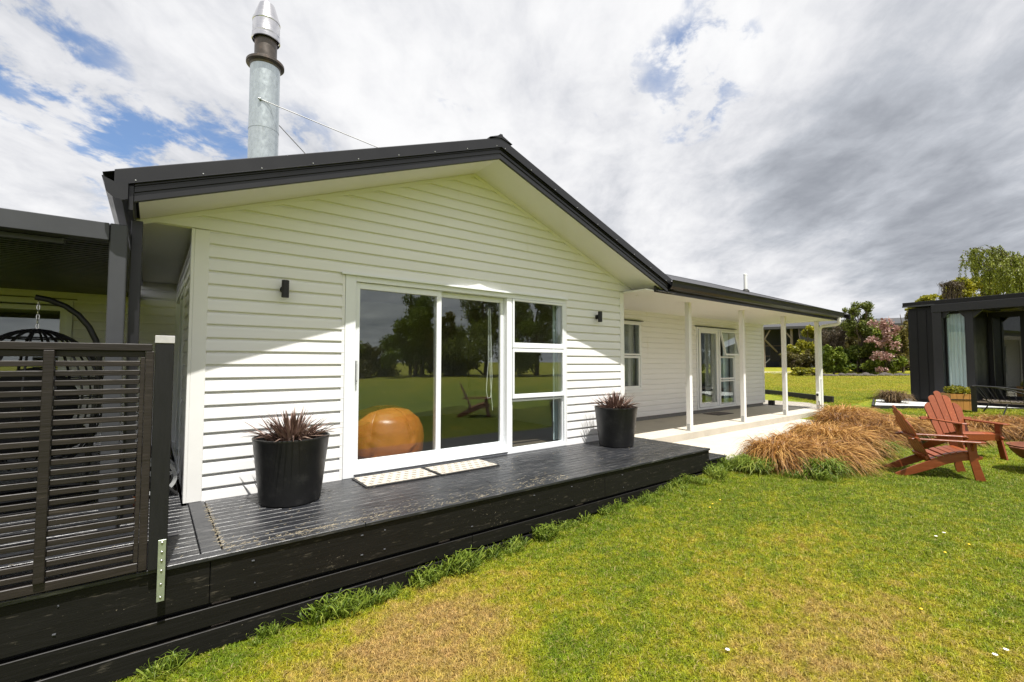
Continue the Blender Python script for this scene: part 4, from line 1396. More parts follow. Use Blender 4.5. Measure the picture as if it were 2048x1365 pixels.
# ------------------------------------------------------------------ foliage
def leaves(n, blobs, size, rg, droop=0., shell=.55, aspect=.5):
    """n leaf quads spread through ellipsoid blobs [(centre, radii, weight)]"""
    W = np.array([b[2] for b in blobs], float)
    pick = rg.choice(len(blobs), n, p=W / W.sum())
    C = np.array([b[0] for b in blobs])[pick]
    Rr_ = np.array([b[1] for b in blobs])[pick]
    d = rg.normal(size=(n, 3))
    d /= np.linalg.norm(d, axis=1)[:, None]
    rad = shell + (1 - shell) * rg.random(n) ** .6
    rad *= (1 + .18 * np.sin(d[:, 0] * 7 + pick * 1.7) * np.sin(d[:, 1] * 6 + pick) + rg.normal(0, .06, n))
    P = C + d * Rr_ * rad[:, None]
    up_ = rg.normal(size=(n, 3)) * .8 + d * .5 + np.array([0, 0, -.6 * droop])
    up_ /= np.linalg.norm(up_, axis=1)[:, None]
    if droop > 1:
        up_ = np.array([0, 0, -1.]) + rg.normal(0, .25, (n, 3))
        up_ /= np.linalg.norm(up_, axis=1)[:, None]
    s = rg.normal(size=(n, 3))
    s -= up_ * (s * up_).sum(1)[:, None]
    s /= np.linalg.norm(s, axis=1)[:, None]
    L = size * (.6 + .8 * rg.random(n))[:, None]
    nn = np.cross(up_, s)
    a = P - up_ * L * .5
    b = P + s * L * aspect * .5 + nn * L * .06
    c = P + up_ * L * .5
    e = P - s * L * aspect * .5 + nn * L * .06
    V = np.stack([a, b, c, e], 1).reshape(-1, 3)
    F = np.arange(4 * n).reshape(-1, 4)
    return V, F


def blob_cloud(rg, c, r, k, sub=.45):
    """a crown as k lumps inside an ellipsoid"""
    out = []
    for i in range(k):
        d = rg.normal(size=3)
        d /= np.linalg.norm(d)
        q = np.array(c) + d * np.array(r) * (.35 + .55 * rg.random())
        sr = np.array(r) * sub * (.6 + .7 * rg.random())
        out.append((q, np.maximum(sr, .12), float(sr.prod() ** (2 / 3))))
    return out


def limb(rg, p0, p1, r0, n=5, wob=.12):
    p0, p1 = np.array(p0, float), np.array(p1, float)
    L = np.linalg.norm(p1 - p0)
    pts = [p0 + (p1 - p0) * i / n + (rg.normal(0, wob * L / n, 3) if 0 < i < n else 0) for i in range(n + 1)]
    return [tuple(p) for p in pts], [r0 * (1 - .8 * i / n) for i in range(n + 1)]


def tree(name, label, cat, base, h, blobs, nleaf, size, mat, seed, trunk_r=.15, group=None, droop=0., extra=None, limbs=9, shell=.45, aspect=.5, barkm=None):
    rg = np.random.default_rng(seed)
    t = thing(name, label, cat, base, group)
    b = np.array(base)
    mb = MB()
    topz = max(q[0][2] for q in blobs)
    p, r_ = limb(rg, b - np.array([0, 0, .15]), (b[0] + rg.normal(0, .15), b[1] + rg.normal(0, .15), topz), trunk_r, 6, .1)
    mb.tube(p, r_, 7)
    for i in range(limbs):
        q = blobs[rg.integers(len(blobs))]
        f = .12 + .6 * rg.random()
        st_ = np.array(p[int(f * 6)])
        pp_, rr_ = limb(rg, st_, q[0] + rg.normal(0, .3, 3) * q[1], trunk_r * .45, 5, .15)
        mb.tube(pp_, rr_, 5)
        for j in range(3):
            s2 = np.array(pp_[2 + j])
            e2 = q[0] + rg.normal(0, .6, 3) * q[1]
            pq, rq = limb(rg, s2, e2, trunk_r * .16, 4, .2)
            mb.tube(pq, rq, 4)
    obj("trunk", mb, barkm or bark, t, smooth=True)
    V_, F_ = leaves(int(nleaf * 1.9), blobs, size * .74, rg, droop, shell * .6, aspect)
    link("crown", npmesh("crown", V_ - b, F_), mat, t)
    if extra:
        eb_, en, es, em = extra
        V_, F_ = leaves(en, eb_, es * .75, rg, 0, .15, .8)
        link("blossom" if em is lf_pink else "young_leaves", npmesh("leaves", V_ - b, F_), em, t)
    return t


rgB = np.random.default_rng(5)


def px_blobs(lst, d, thick=1.0, k=9, sub=.40):
    """crown lumps given by where they stand in the place: (px, py, half width px, half height px)"""
    out = []
    for (px, py, wx, wy, *dd) in lst:
        D = d + (dd[0] if dd else 0)
        c = at(px, py, D)
        # real width: the picture stretches towards its edge
        dirv = at(px, py, 1)
        str_ = dirv.length
        rx = wx * D / FPX / str_ ** .5
        rz = wy * D / FPX
        out += blob_cloud(rgB, tuple(c), (rx, rx * thick, rz), k, sub)
    return out


def ground_at(px, d):
    p = at(px, 740, d)
    return (p.x, p.y, gz(p.x))


# hedge row beyond the lawn
HG = "shrubs and trees along the shed"
tree("shrub", "yellow-green shrub standing against the open shed bay", "shrub", ground_at(1605, 40), 5, px_blobs([(1612, 690, 24, 26), (1600, 712, 28, 18), (1622, 664, 18, 15), (1590, 700, 14, 12)], 40), 5200, .30, lf_yellow, 21, .10, HG, limbs=16)
tree("shrub", "low twiggy brown shrub between the verandah posts", "shrub", ground_at(1592, 38), 2, px_blobs([(1590, 722, 26, 20), (1618, 722, 18, 24), (1575, 715, 12, 16)], 38), 4200, .22, lf_olive, 22, .06, HG, limbs=18)
tree("shrub", "small bright green bush low at the edge of the lawn", "shrub", ground_at(1606, 36), 1, px_blobs([(1606, 742, 26, 9), (1630, 744, 14, 8)], 36.4), 1800, .22, lf_yellow, 23, .04, HG, limbs=6)
tree("shrub", "bare greyish twiggy shrub above the downpipe", "shrub", ground_at(1668, 43), 6, px_blobs([(1660, 668, 28, 22), (1690, 672, 20, 26), (1640, 690, 20, 24)], 43), 1500, .20, lf_brown, 24, .12, HG, limbs=44)
tree("shrub", "rounded glossy mid-green shrub just right of the downpipe", "shrub", ground_at(1665, 37), 4, px_blobs([(1668, 712, 27, 26), (1660, 728, 22, 20), (1680, 738, 18, 14), (1652, 700, 14, 16)], 37), 6500, .27, lf_green, 25, .09, HG, limbs=10)
tree("tree", "tall loose light green tree rising above the shed roof", "tree", ground_at(1728, 41), 9, px_blobs([(1728, 620, 22, 22), (1720, 655, 32, 28), (1745, 665, 26, 30), (1700, 628, 14, 12), (1735, 700, 30, 26)], 41), 6500, .26, lf_light, 26, .14, HG, limbs=22, shell=.3)
tree("tree", "pink blossoming tree beside the cabin's far corner", "tree", ground_at(1768, 39), 7, px_blobs([(1768, 690, 30, 40), (1785, 720, 22, 26), (1750, 735, 24, 16)], 39), 5200, .26, lf_green, 27, .13, HG, limbs=22,
     extra=(px_blobs([(1768, 660, 24, 26, -1.2), (1778, 690, 22, 24, -1.4), (1790, 655, 14, 20, -1.2), (1752, 682, 20, 10, -1.4), (1766, 712, 26, 10, -1.6), (1765, 742, 14, 9, -1.6), (1745, 650, 10, 10, -1.2)], 39, 1.0, 9, .42), 1500, .24, lf_pink))
tree("shrub", "olive brown bushy shrub next to the cabin wall", "shrub", ground_at(1806, 40), 6, px_blobs([(1806, 680, 20, 40), (1800, 725, 24, 22), (1820, 650, 18, 26)], 40), 5200, .27, lf_olive, 28, .10, HG, limbs=14)
tree("shrub", "dark evergreen shrub filling the gap below the tall light tree", "shrub", ground_at(1715, 41), 5, px_blobs([(1712, 712, 30, 30), (1735, 730, 26, 20), (1690, 735, 22, 16)], 41.5), 6000, .28, lf_green, 29, .12, HG, limbs=10)
tree("hedge", "long dense mixed hedge behind the shrubs in front of the shed", "hedge", ground_at(1735, 43.5), 4, px_blobs([(x_, 715 + 6 * math.sin(x_), 20, 34) for x_ in range(1632, 1830, 15)], 43.5, 1, 5, .5), 15000, .30, lf_olive, 36, .12, HG, limbs=20)
# willow and far trees behind the cabin
WD = 30
wrg = np.random.default_rng(77)
wbase = ground_at(2075, WD)
willow = thing("willow_tree", "weeping willow hanging over the cabin roof", "tree", wbase)
wmb = MB()
wt0 = np.array(wbase)
crown_c = np.array(at(2075, 560, WD))
p, r_ = limb(wrg, wt0, (wt0[0], wt0[1], crown_c[2]), .32, 5, .1)
wmb.tube(p, r_, 8)
LV = []
strands = []
# limbs arch out and over; strands hang from their outer halves
ends = [(1916, 508, 0), (1924, 492, .8), (1945, 482, -.6), (1960, 500, 1.5), (1975, 480, -1.5), (1990, 492, .5), (2005, 486, 1.8), (2020, 500, -2), (2035, 494, .6), (2050, 500, 2), (2075, 470, 0), (2100, 480, 1), (2130, 490, -1), (2000, 520, -2.4), (1975, 528, -1), (2030, 530, -2.6), (2060, 520, -2.2), (2090, 520, -2.5)]
for (px, py, dd) in ends:
    e = np.array(at(px, py + 14, WD + dd))
    s0 = np.array(p[4]) + wrg.normal(0, .15, 3)
    pk = (s0 + e) / 2 + np.array([0, 0, .55 * np.linalg.norm(e[:2] - s0[:2]) * .5 + .2])
    arch = []
    for t in np.linspace(0, 1, 12):
        arch.append((1 - t) ** 2 * s0 + 2 * t * (1 - t) * pk + t * t * e)
    wmb.tube([tuple(q) for q in arch], [.09 * (1 - .85 * i / 11) for i in range(12)], 5)
    for k in range(26):
        t = 1 - .72 * wrg.random() ** 1.3
        q = (1 - t) ** 2 * s0 + 2 * t * (1 - t) * pk + t * t * e + wrg.normal(0, .16, 3)
        strands.append((q, (.5 + 1.3 * wrg.random()) * (1.25 if px > 1985 else .85), wrg.normal(0, .22, 2)))
tw = MB()
for q, L, out in strands:
    n_ = int(L / .045)
    t = np.linspace(0, 1, n_)
    P = q + np.stack([out[0] * np.sqrt(t) + .03 * np.sin(t * 5 + q[0]), out[1] * np.sqrt(t), -L * t ** 1.1 + .10 * np.sin(t * 3.14) ** 2], 1)
    tw.tube([tuple(c) for c in P[::max(1, n_ // 5)]], .006, 3)
    for rep_ in range(2):
        D = wrg.normal(size=(n_, 3)) * .45 + np.array([0, 0, -1.])
        D /= np.linalg.norm(D, axis=1)[:, None]
        Sd = np.cross(D, wrg.normal(size=(n_, 3)))
        Sd /= np.linalg.norm(Sd, axis=1)[:, None]
        Ll = (.10 + .13 * wrg.random(n_))[:, None]
        B = P + wrg.normal(0, .025, (n_, 3))
        LV.append(np.stack([B, B + D * Ll * .5 + Sd * .030, B + D * Ll, B + D * Ll * .5 - Sd * .030], 1).reshape(-1, 3))
obj("trunk", wmb, bark, willow, smooth=True)
stuff_part(obj("twigs", tw, bark, willow))
LV = np.concatenate(LV)
link("crown", npmesh("crown", LV - wt0, np.arange(len(LV)).reshape(-1, 4)), lf_willow, willow)
tree("tree", "rounded yellow-green tree filling the space under the willow's branches", "tree", ground_at(2010, 36), 8, px_blobs([(2000, 570, 40, 26), (2045, 560, 40, 36), (1965, 585, 26, 14), (2090, 560, 40, 40)], 36), 7000, .30, lf_yellow, 35, .2, limbs=12)
tree("tree", "yellowish distant tree low above the cabin roof", "tree", ground_at(1925, 46), 8, px_blobs([(1920, 582, 40, 22), (1965, 575, 30, 26), (1900, 592, 16, 14)], 46), 4500, .34, lf_yellow, 32, .2, limbs=12)
tree("tree", "small bright green treetop left of the cabin roof's bare tree", "tree", ground_at(1862, 52), 8, px_blobs([(1862, 600, 22, 10), (1820, 617, 10, 7)], 52), 1500, .34, lf_yellow, 33, .2, limbs=8)
tree("tree", "bare brown twiggy treetop between green tops over the cabin", "tree", ground_at(1905, 42), 8, px_blobs([(1905, 575, 26, 16)], 42), 500, .2, lf_brown, 34, .16, limbs=34)

# stones along the foot of the hedge
mb = MB()
for i in range(46):
    px = 1640 + i * 3.9 + rnd.uniform(-2, 2)
    p = at(px, 751, 36.2 + rnd.uniform(-.3, .3))
    s_ = rnd.uniform(.12, .34)
    mb.ball((p.x, p.y, gz(p.x) + s_ * .3), s_ * 1.3, s_, s_ * .7, 7, 5)
tag(obj("rocks", mb, grit_m), "row of rough stones along the foot of the hedge", "rocks", kind='stuff')

# ------------------------------------------------------------------ shed
A, B = at(1440, 737, 60), at(1850, 737, 51)
A, B = Vector((A.x, A.y, -.62)), Vector((B.x, B.y, -.62))
sh = thing("shed", "long dark iron hay shed with an open braced bay behind the shrubs", "shed", tuple(A))
ux = (B - A).normalized()
LL = (B - A).length
uy = Vector((-ux.y, ux.x, 0))
if uy.dot(fw) < 0:
    uy = -uy
zt = 5.2
up_z = Vector((0, 0, 1))


def sbar(p, q, w_, h_):
    f = lambda c: A + ux * c[0] + uy * c[1] + up_z * c[2]
    return MB().bar(f(p), f(q), w_, h_)


t_of = lambda px: ((at(px, 737, 1).normalized().cross(ux)).length)


def along(px):
    """distance along the shed front under pixel px"""
    d = at(px, 700, 1)
    # solve A + ux*t on the ray (plan view)
    den = ux.x * d.y - ux.y * d.x
    return (A.y * d.x - A.x * d.y) / den


t0, t1 = along(1525), along(1588)
sh_mb = MB()
for i in range(24):
    a, b = LL * i / 24 + .002, LL * (i + 1) / 24 - .002
    obj("iron_sheet", MB().add([A + ux * a + uy * 6, A + ux * b + uy * 6, A + ux * b + uy * 6 + up_z * zt, A + ux * a + uy * 6 + up_z * zt] +
                               [A + ux * a + uy * 6.06, A + ux * b + uy * 6.06, A + ux * b + uy * 6.06 + up_z * zt, A + ux * a + uy * 6.06 + up_z * zt],
                               [(0, 1, 2, 3), (7, 6, 5, 4), (0, 4, 5, 1), (1, 5, 6, 2), (2, 6, 7, 3), (3, 7, 4, 0)]), shedwall, sh)
obj("wall", sbar((t1 + .6, 0, zt / 2 - .1), (LL, 0, zt / 2 - .1), .1, zt - .3), shedwall, sh)
obj("roof", MB().add([A + ux * a + uy * b + up_z * c for a, b, c in ((-1, -.6, zt - .45), (LL + 1, -.6, zt - .45), (LL + 1, 6.5, zt + .7), (-1, 6.5, zt + .7), (-1, -.6, zt - .15), (LL + 1, -.6, zt - .15), (LL + 1, 6.5, zt + 1.0), (-1, 6.5, zt + 1.0))],
                     [(0, 1, 2, 3), (7, 6, 5, 4), (0, 4, 5, 1), (1, 5, 6, 2), (2, 6, 7, 3), (3, 7, 4, 0)]), shedroof, sh)
for px in (1528, 1584):
    t_ = along(px)
    obj("post", sbar((t_, .1, 0), (t_, .1, zt - .3), .22, .22), timber_g, sh)
obj("brace", sbar((along(1530), .0, 3.5), (along(1570), 2.5, 1.2), .16, .16), timber_g, sh)
obj("brace", sbar((along(1527), .0, 3.3), (along(1541), .0, zt - .5), .15, .15), timber_g, sh)
obj("brace", sbar((along(1584), .0, 3.5), (along(1568), .0, zt - .5), .15, .15), timber_g, sh)
obj("girt", sbar((0, 5.9, 2.9), (LL, 5.9, 2.9), .1, .15), timber_g, sh)
obj("girt", sbar((0, 5.9, 1.5), (LL, 5.9, 1.5), .1, .15), timber_g, sh)
tr_ = thing("trailer", "dark trailer with a pale ramp parked in the open shed bay", "trailer", tuple(A + ux * along(1562) + uy * 2))
o_ = A + ux * along(1565) + uy * 2.2
obj("body", MB().bar(o_ + ux * -1.2 + up_z * 1.5, o_ + ux * 2.2 + up_z * 1.5, 1.2, 1.5), cushion_m, tr_)
obj("ramp", MB().bar(o_ + ux * -2.2 + up_z * .1, o_ + ux * -1.25 + up_z * 1.1, 1.0, .08), grey_p, tr_)
obj("wheel", MB().tube([o_ + ux * .1 - uy * .62 + up_z * .42, o_ + ux * .1 - uy * .8 + up_z * .42], .4, 16), black_rub, tr_)

# ------------------------------------------------------------------ what the sliding glass mirrors: trees and a pole behind the photographer
TG = "trees across the lawn behind the photographer"


def btree(x, y, h, w_, mat, seed, label, n_=5200, size=.34):
    rg = np.random.default_rng(seed)
    zb = gz(x)
    bl = []
    for i in range(26):
        t = rg.random() ** .8
        rr = w_ * (1.05 - .75 * t) * np.sqrt(rg.random())
        a = rg.random() * 6.28
        sr = w_ * (.16 + .26 * rg.random()) * (1.1 - .5 * t)
        bl.append((np.array([x + rr * np.cos(a) * 1.15, y + rr * np.sin(a), zb + h * (.10 + .82 * t)]), np.array([sr, sr, sr * (.7 + .5 * rg.random())]), sr ** 2))
    tree("tree", label, "tree", (x, y, zb), h, bl, n_, size, mat, seed, .22, TG, limbs=10)


btree(12.2, -31.5, 4.0, 3.2, lf_green, 41, "low dark bush mirrored at the left edge of the sliding door")
btree(18.0, -27.3, 6.0, 3.0, lf_green, 42, "dark bushy tree mirrored in the sliding panel's right half")
btree(20.3, -25.6, 5.6, 2.3, lf_olive, 43, "rounded golden brown bush mirrored in the fixed door glass")
btree(19.4, -28.8, 7.6, 3.4, lf_green, 44, "tall green tree mirrored behind the golden brown bush")
btree(23.4, -24.2, 8.6, 3.8, lf_light, 45, "tall spreading green tree mirrored at the fixed glass's right edge", 7000)
btree(27.0, -21.6, 8.6, 3.8, lf_green, 46, "tall dark tree mirrored in the side window's top pane", 7000)
btree(32.0, -17.0, 7.8, 3.6, lf_green, 47, "broad green tree mirrored in the verandah window", 6000, .4)
btree(7.5, -33.0, 3.4, 4.2, lf_olive, 48, "low brown bush far left in the mirrored lawn edge")
btree(38.0, -12.0, 8.5, 4.0, lf_dark, 49, "big dark tree mirrored in the porch door", 6000, .4)
btree(1.0, -36.0, 4.5, 4.0, lf_dark, 50, "dark bush mirrored in the rear glass door behind the egg chair")
btree(15.2, -30.6, 2.6, 2.6, lf_olive, 51, "low rough brown bush mirrored in the sliding panel's middle", 3600)
btree(21.8, -26.6, 4.0, 2.6, lf_dark, 52, "dark bush mirrored at the foot of the tall trees", 4200)
pole = thing("power_pole", "wooden power pole with a crossarm mirrored in the sliding door", "power pole", (18.6, -29.5, -1.25))
obj("mast", MB().tube([(18.6, -29.5, -1.4), (18.6, -29.5, 7.6)], [.16, .11], 8), timber_g, pole)
obj("crossarm", MB().bar((17.2, -29.6, 7.2), (20.0, -29.4, 7.2), .12, .12), timber_g, pole)
for x in (17.4, 18.1, 19.1, 19.8):
    obj("insulator", MB().tube([(x, -29.5, 7.26), (x, -29.5, 7.46)], .05, 6), dksteel2, pole)


# ------------------------------------------------------------------ tussocks
def blades(n, rg, rad, hgt, spread, lean=(0, 0), width=.004, seg=6, base=.12, fall=1.0):
    """arching grass blades from a crown at the origin: V, F (quads)"""
    a = rg.random(n) * 2 * np.pi
    b0 = base * np.sqrt(rg.random(n))
    ba = a + rg.normal(0, .8, n)
    P = np.stack([b0 * np.cos(ba), b0 * np.sin(ba), np.zeros(n)], 1)
    d = np.stack([np.cos(a) + lean[0], np.sin(a) + lean[1]], 1)
    reach = rad * (.35 + .75 * rg.random(n))
    top = hgt * (.55 + .6 * rg.random(n))
    tipz = top * (1 - fall * (.3 + .9 * rg.random(n)))
    tipz = np.maximum(tipz, .01)
    t = np.linspace(0, 1, seg + 1)
    Vs = []
    sd = np.stack([-np.sin(a), np.cos(a), np.zeros(n)], 1) + rg.normal(0, .35, (n, 3))
    wv = rg.normal(0, .05, (n, 2))
    for ti in t:
        h = ti ** 1.15
        x = P[:, 0] + d[:, 0] * reach * h + wv[:, 0] * np.sin(ti * 3)
        y = P[:, 1] + d[:, 1] * reach * h + wv[:, 1] * np.sin(ti * 3)
        z = 2 * top * ti * (1 - ti) * 1.25 + tipz * ti ** 2
        w_ = width * (1 - ti ** 1.8) * (.7 + .6 * 1) + .0004
        c = np.stack([x, y, z], 1)
        Vs.append(c - sd * w_)
        Vs.append(c + sd * w_)
    V = np.stack(Vs, 1)
    m = V.shape[1]
    F = []
    idx = np.arange(n)[:, None] * m
    for i in range(seg):
        F.append(np.stack([idx[:, 0] + 2 * i, idx[:, 0] + 2 * i + 1, idx[:, 0] + 2 * i + 3, idx[:, 0] + 2 * i + 2], 1))
    return V.reshape(-1, 3), np.concatenate(F)


tv = []
for i in range(4):
    rg = np.random.default_rng(200 + i)
    V_, F_ = blades(2600, rg, .60, .44, 0, (.14, -.22), .0036, 6, .13, 1.1)
    me = npmesh("tussock", V_, F_)
    me.materials.append(tuss_m)
    tv.append(me)
TGR = "brown tussock grasses in the garden strip"
tl = [(7.05, 2.95, 1.0, "brown tussock grass nearest the deck step, beside the pale path"),
      (7.55, 2.55, .95, "brown tussock grass spilling furthest onto the lawn, second from the deck"),
      (8.05, 3.05, 1.0, "brown tussock grass at the path edge, second along it from the deck"),
      (8.75, 2.75, 1.05, "brown tussock grass in the middle of the row with green shoots before it"),
      (9.35, 3.20, 1.05, "brown tussock grass at the path edge opposite the second verandah post"),
      (10.0, 2.70, 1.0, "brown tussock grass on the lawn side, halfway to the red chairs"),
      (10.7, 3.25, 1.1, "brown tussock grass at the path edge opposite the third verandah post"),
      (12.0, 3.55, 1.1, "brown tussock grass at the path edge near the downpipe"),
      (11.3, 3.05, 1.0, "brown tussock grass left of the side-on red chair's back tip"),
      (10.75, 2.45, 1.0, "brown tussock grass directly behind the side-on red chair's back"),
      (12.1, 2.85, .9, "brown tussock grass between the side-on chair's back tip and the white gravel"),
      (11.5, 2.10, .95, "brown tussock grass framed between the backs of the two red chairs"),
      (11.2, 1.72, .8, "brown tussock grass hidden mostly by the fanned red chair back"),
      (12.1, 1.50, .95, "brown tussock grass seen under the arm of the chair with the fanned back"),
      (12.7, 1.2, .95, "brown tussock grass right of the fanned chair's front leg"),
      (12.4, .75, .95, "brown tussock grass at the picture's right edge, before the wire lounger")]
for i, (x, y, s_, lab) in enumerate(tl):
    o = bpy.data.objects.new("tussock_grass", tv[i % 4])
    COL.objects.link(o)
    o.location = (x, y, gz(x) - .01)
    o.rotation_euler = (0, 0, rnd.uniform(-.6, .6))
    o.scale = (s_, s_, s_ * rnd.uniform(.85, 1.05))
    tag(o, lab, "tussock grass", TGR)
# small brown tuft by the cabin corner and green sedge tufts
rg = np.random.default_rng(300)
V_, F_ = blades(900, rg, .45, .42, 0, (0, 0), .006, 5, .15, .8)
o = link("dry_tuft", npmesh("dry_tuft", V_, F_), tuss_d)
o.location = (17.6, 3.95, gz(17.6))
tag(o, "dark brown dry tuft at the foot of the cabin's far corner", "grass tuft")
V_, F_ = blades(700, rg, .26, .24, 0, (.1, -.2), .004, 5, .10, .8)
gm = npmesh("green_tuft", V_, F_)
gm.materials.append(tuss_g)
for (x, y, s_, lab) in ((6.95, 2.35, 1.15, "lush green grass tuft in front of the nearest brown tussock"), (8.95, 2.25, 1.1, "green grass tuft at the lawn edge of the middle tussock"),
                        (6.55, 3.0, 1.0, "green grass tuft growing beside the deck's lower step"), (10.6, 2.05, .9, "green grass tuft low before the side-on red chair"),
                        (11.2, 1.55, 1.0, "green leafy tuft between the tussocks behind the fanned chair")):
    o = bpy.data.objects.new("green_tuft", gm)
    COL.objects.link(o)
    o.location = (x, y, gz(x) - .005)
    o.rotation_euler.z = rnd.uniform(0, 6)
    o.scale = (s_, s_, s_)
    tag(o, lab, "grass tuft", "green tufts along the tussock strip")
V_, F_ = leaves(1500, [((16.45, 2.36, -.72), (.24, .24, .12), 1)], .055, rg, 0, .4, .6)
o = link("box_shrub", npmesh("box_shrub", V_ - np.array([16.45, 2.36, -.8]), F_), lf_yellow)
o.location = (16.45, 2.36, -.8)
tag(o, "small clipped green shrub growing in the timber planter box", "shrub")

# ------------------------------------------------------------------ wire lounge chair by the cabin
wc = thing("wire_lounge_chair", "black wire lounge chair with a woven seat before the cabin's glass doors", "lounge chair", (16.2, 1.2, -1.195))
cxx, cyy = 16.15, 1.15
e1, e2 = Vector((.55, -.835, 0)), Vector((.835, .55, 0))
hoop = []
for t_ in np.linspace(0, 2 * math.pi, 41):
    u_, v_ = math.cos(t_), math.sin(t_)
    hoop.append(Vector((cxx, cyy, 0)) + e1 * (.95 * u_) + e2 * (.42 * v_) + up_z * (-.76 - .27 * u_ - .07 * math.cos(2 * t_)))
obj("hoop", MB().tube(hoop, .016, 8), wirem, wc, smooth=True)
seat = []
mb = MB()
for i in range(15):
    f = -.62 + i * .085
    a_ = Vector((cxx, cyy, -.93 + .06 * abs(f))) + e1 * f
    mb.tube([a_ - e2 * .34, a_ - e2 * .1 - up_z * .03, a_ + e2 * .1 - up_z * .03, a_ + e2 * .34], .012, 6)
obj("seat", mb, timber_g, wc, smooth=True)
mb = MB()
for i in range(0, 41, 2):
    p = hoop[i]
    q = Vector((cxx, cyy, -.95)) + (Vector((p.x, p.y, 0)) - Vector((cxx, cyy, 0))) * .72
    mb.tube([p, q], .006, 5)
obj("wire_mesh", mb, wirem, wc)
for s1 in (-1, 1):
    for s2 in (-1, 1):
        p = Vector((cxx, cyy, -.95)) + e1 * (.5 * s1) + e2 * (.3 * s2)
        obj("leg", MB().tube([p, p + e1 * (.12 * s1) + e2 * (.06 * s2) - up_z * .245], .014, 7), wirem, wc, smooth=True)
# the near side sheet of the chair
obj("side_panel", MB().bar(hoop[18] + Vector((0, 0, 0)), Vector((hoop[18].x + .02, hoop[18].y, -1.19)), .10, .02), wirem, wc)

# ------------------------------------------------------------------ grass blades on the lawn
def clump(n, rg, rad, h):
    a = rg.random(n) * 2 * np.pi
    r0 = rad * np.sqrt(rg.random(n))
    P = np.stack([r0 * np.cos(a), r0 * np.sin(a), np.zeros(n)], 1)
    th = rg.random(n) * 2 * np.pi
    ln = .25 + .95 * rg.random(n)
    d = np.stack([np.cos(th) * ln, np.sin(th) * ln], 1)
    H = h * (.5 + .7 * rg.random(n))
    W_ = .0012 + .0011 * rg.random(n)
    sd = np.stack([-np.sin(th + 1.2 * rg.normal(size=n)), np.cos(th), np.zeros(n)], 1)
    mid = P + np.stack([d[:, 0] * H * .35, d[:, 1] * H * .35, H * .62], 1)
    tip = P + np.stack([d[:, 0] * H, d[:, 1] * H, H * (.95 - .35 * ln)], 1)
    V = np.stack([P - sd * W_[:, None], P + sd * W_[:, None], mid + sd * W_[:, None] * .85, mid - sd * W_[:, None] * .85, tip + sd * .0003, tip - sd * .0003], 1).reshape(-1, 3)
    i = np.arange(n)[:, None] * 6
    F = np.concatenate([i + np.array([0, 1, 2, 3]), i + np.array([3, 2, 4, 5])])
    return V, F


def scatter(name, pts, scl, protos, label):
    me = bpy.data.meshes.new(name)
    me.vertices.add(len(pts))
    me.vertices.foreach_set('co', np.asarray(pts, np.float32).ravel())
    at_ = me.attributes.new('scl', 'FLOAT', 'POINT')
    at_.data.foreach_set('value', np.asarray(scl, np.float32))
    ar = me.attributes.new('rot', 'FLOAT_VECTOR', 'POINT')
    rr = np.zeros((len(pts), 3), np.float32)
    rr[:, 2] = rng.random(len(pts)) * 6.283
    ar.data.foreach_set('vector', rr.ravel())
    o = link(name, me, None)
    ng = bpy.data.node_groups.new(name, 'GeometryNodeTree')
    ng.interface.new_socket('Geometry', in_out='INPUT', socket_type='NodeSocketGeometry')
    ng.interface.new_socket('Geometry', in_out='OUTPUT', socket_type='NodeSocketGeometry')
    gi, go = ng.nodes.new('NodeGroupInput'), ng.nodes.new('NodeGroupOutput')
    ip = ng.nodes.new('GeometryNodeInstanceOnPoints')
    ci = ng.nodes.new('GeometryNodeCollectionInfo')
    cc = bpy.data.collections.new(name + "_blades")
    for p in protos:
        cc.objects.link(p)
    ci.inputs[0].default_value = cc
    ci.inputs['Separate Children'].default_value = True
    ci.inputs['Reset Children'].default_value = True
    ip.inputs['Pick Instance'].default_value = True
    for nm, sock, dt in (('scl', 'Scale', 'FLOAT'), ('rot', 'Rotation', 'FLOAT_VECTOR')):
        na = ng.nodes.new('GeometryNodeInputNamedAttribute')
        na.data_type = dt
        na.inputs[0].default_value = nm
        ng.links.new([s for s in na.outputs if s.enabled][0], ip.inputs[sock])
    ng.links.new(gi.outputs[0], ip.inputs['Points'])
    ng.links.new(ci.outputs[0], ip.inputs['Instance'])
    ng.links.new(ip.outputs[0], go.inputs[0])
    md = o.modifiers.new("blades", 'NODES')
    md.node_group = ng
    tag(o, label, "grass", kind='stuff')
    return o


protos = []
for i in range(5):
    V_, F_ = clump(34, np.random.default_rng(400 + i), .055, .023 + .007 * (i % 3))
    me = npmesh("grass_clump", V_, F_)
    me.materials.append(blade_m)
    protos.append(bpy.data.objects.new("grass_clump", me))


def on_lawn(x, y):
    ok = ~((x < 6.06) & (y > 3.35))
    ok &= ~((x >= 6.06) & (x < 6.5) & (y > 3.36))
    yb = np.interp(x, [6.0, 6.5, 7.6, 9.5, 11.5, 13.2, 14.6, 14.9, 15.5], [3.36, 3.40, 3.25, 3.45, 3.75, 4.05, 4.45, 5.0, 5.2])
    ok &= ~((x > 6.06) & (x < 14.9) & (y > yb))
    ok &= ~((x > 14.9) & (x < 18.8) & (y > 5.0 + (x - 15.5).clip(0) * .93))
    ok &= ~((x > 15.7) & (y < 4.7) & (y + (x - 15.85) * 1.25 > 3.9))
    return ok


def ring_pts(n, r0, r1, a0, a1, pw):
    u_ = rng.random(n)
    r = (r0 ** pw + u_ * (r1 ** pw - r0 ** pw)) ** (1 / pw)
    a = R(a0) + rng.random(n) * R(a1 - a0)
    x, y = r * np.sin(a), r * np.cos(a)
    k_ = on_lawn(x, y)
    x, y = x[k_], y[k_]
    return np.stack([x, y, np.interp(x, GX, GZ)], 1), r[k_]


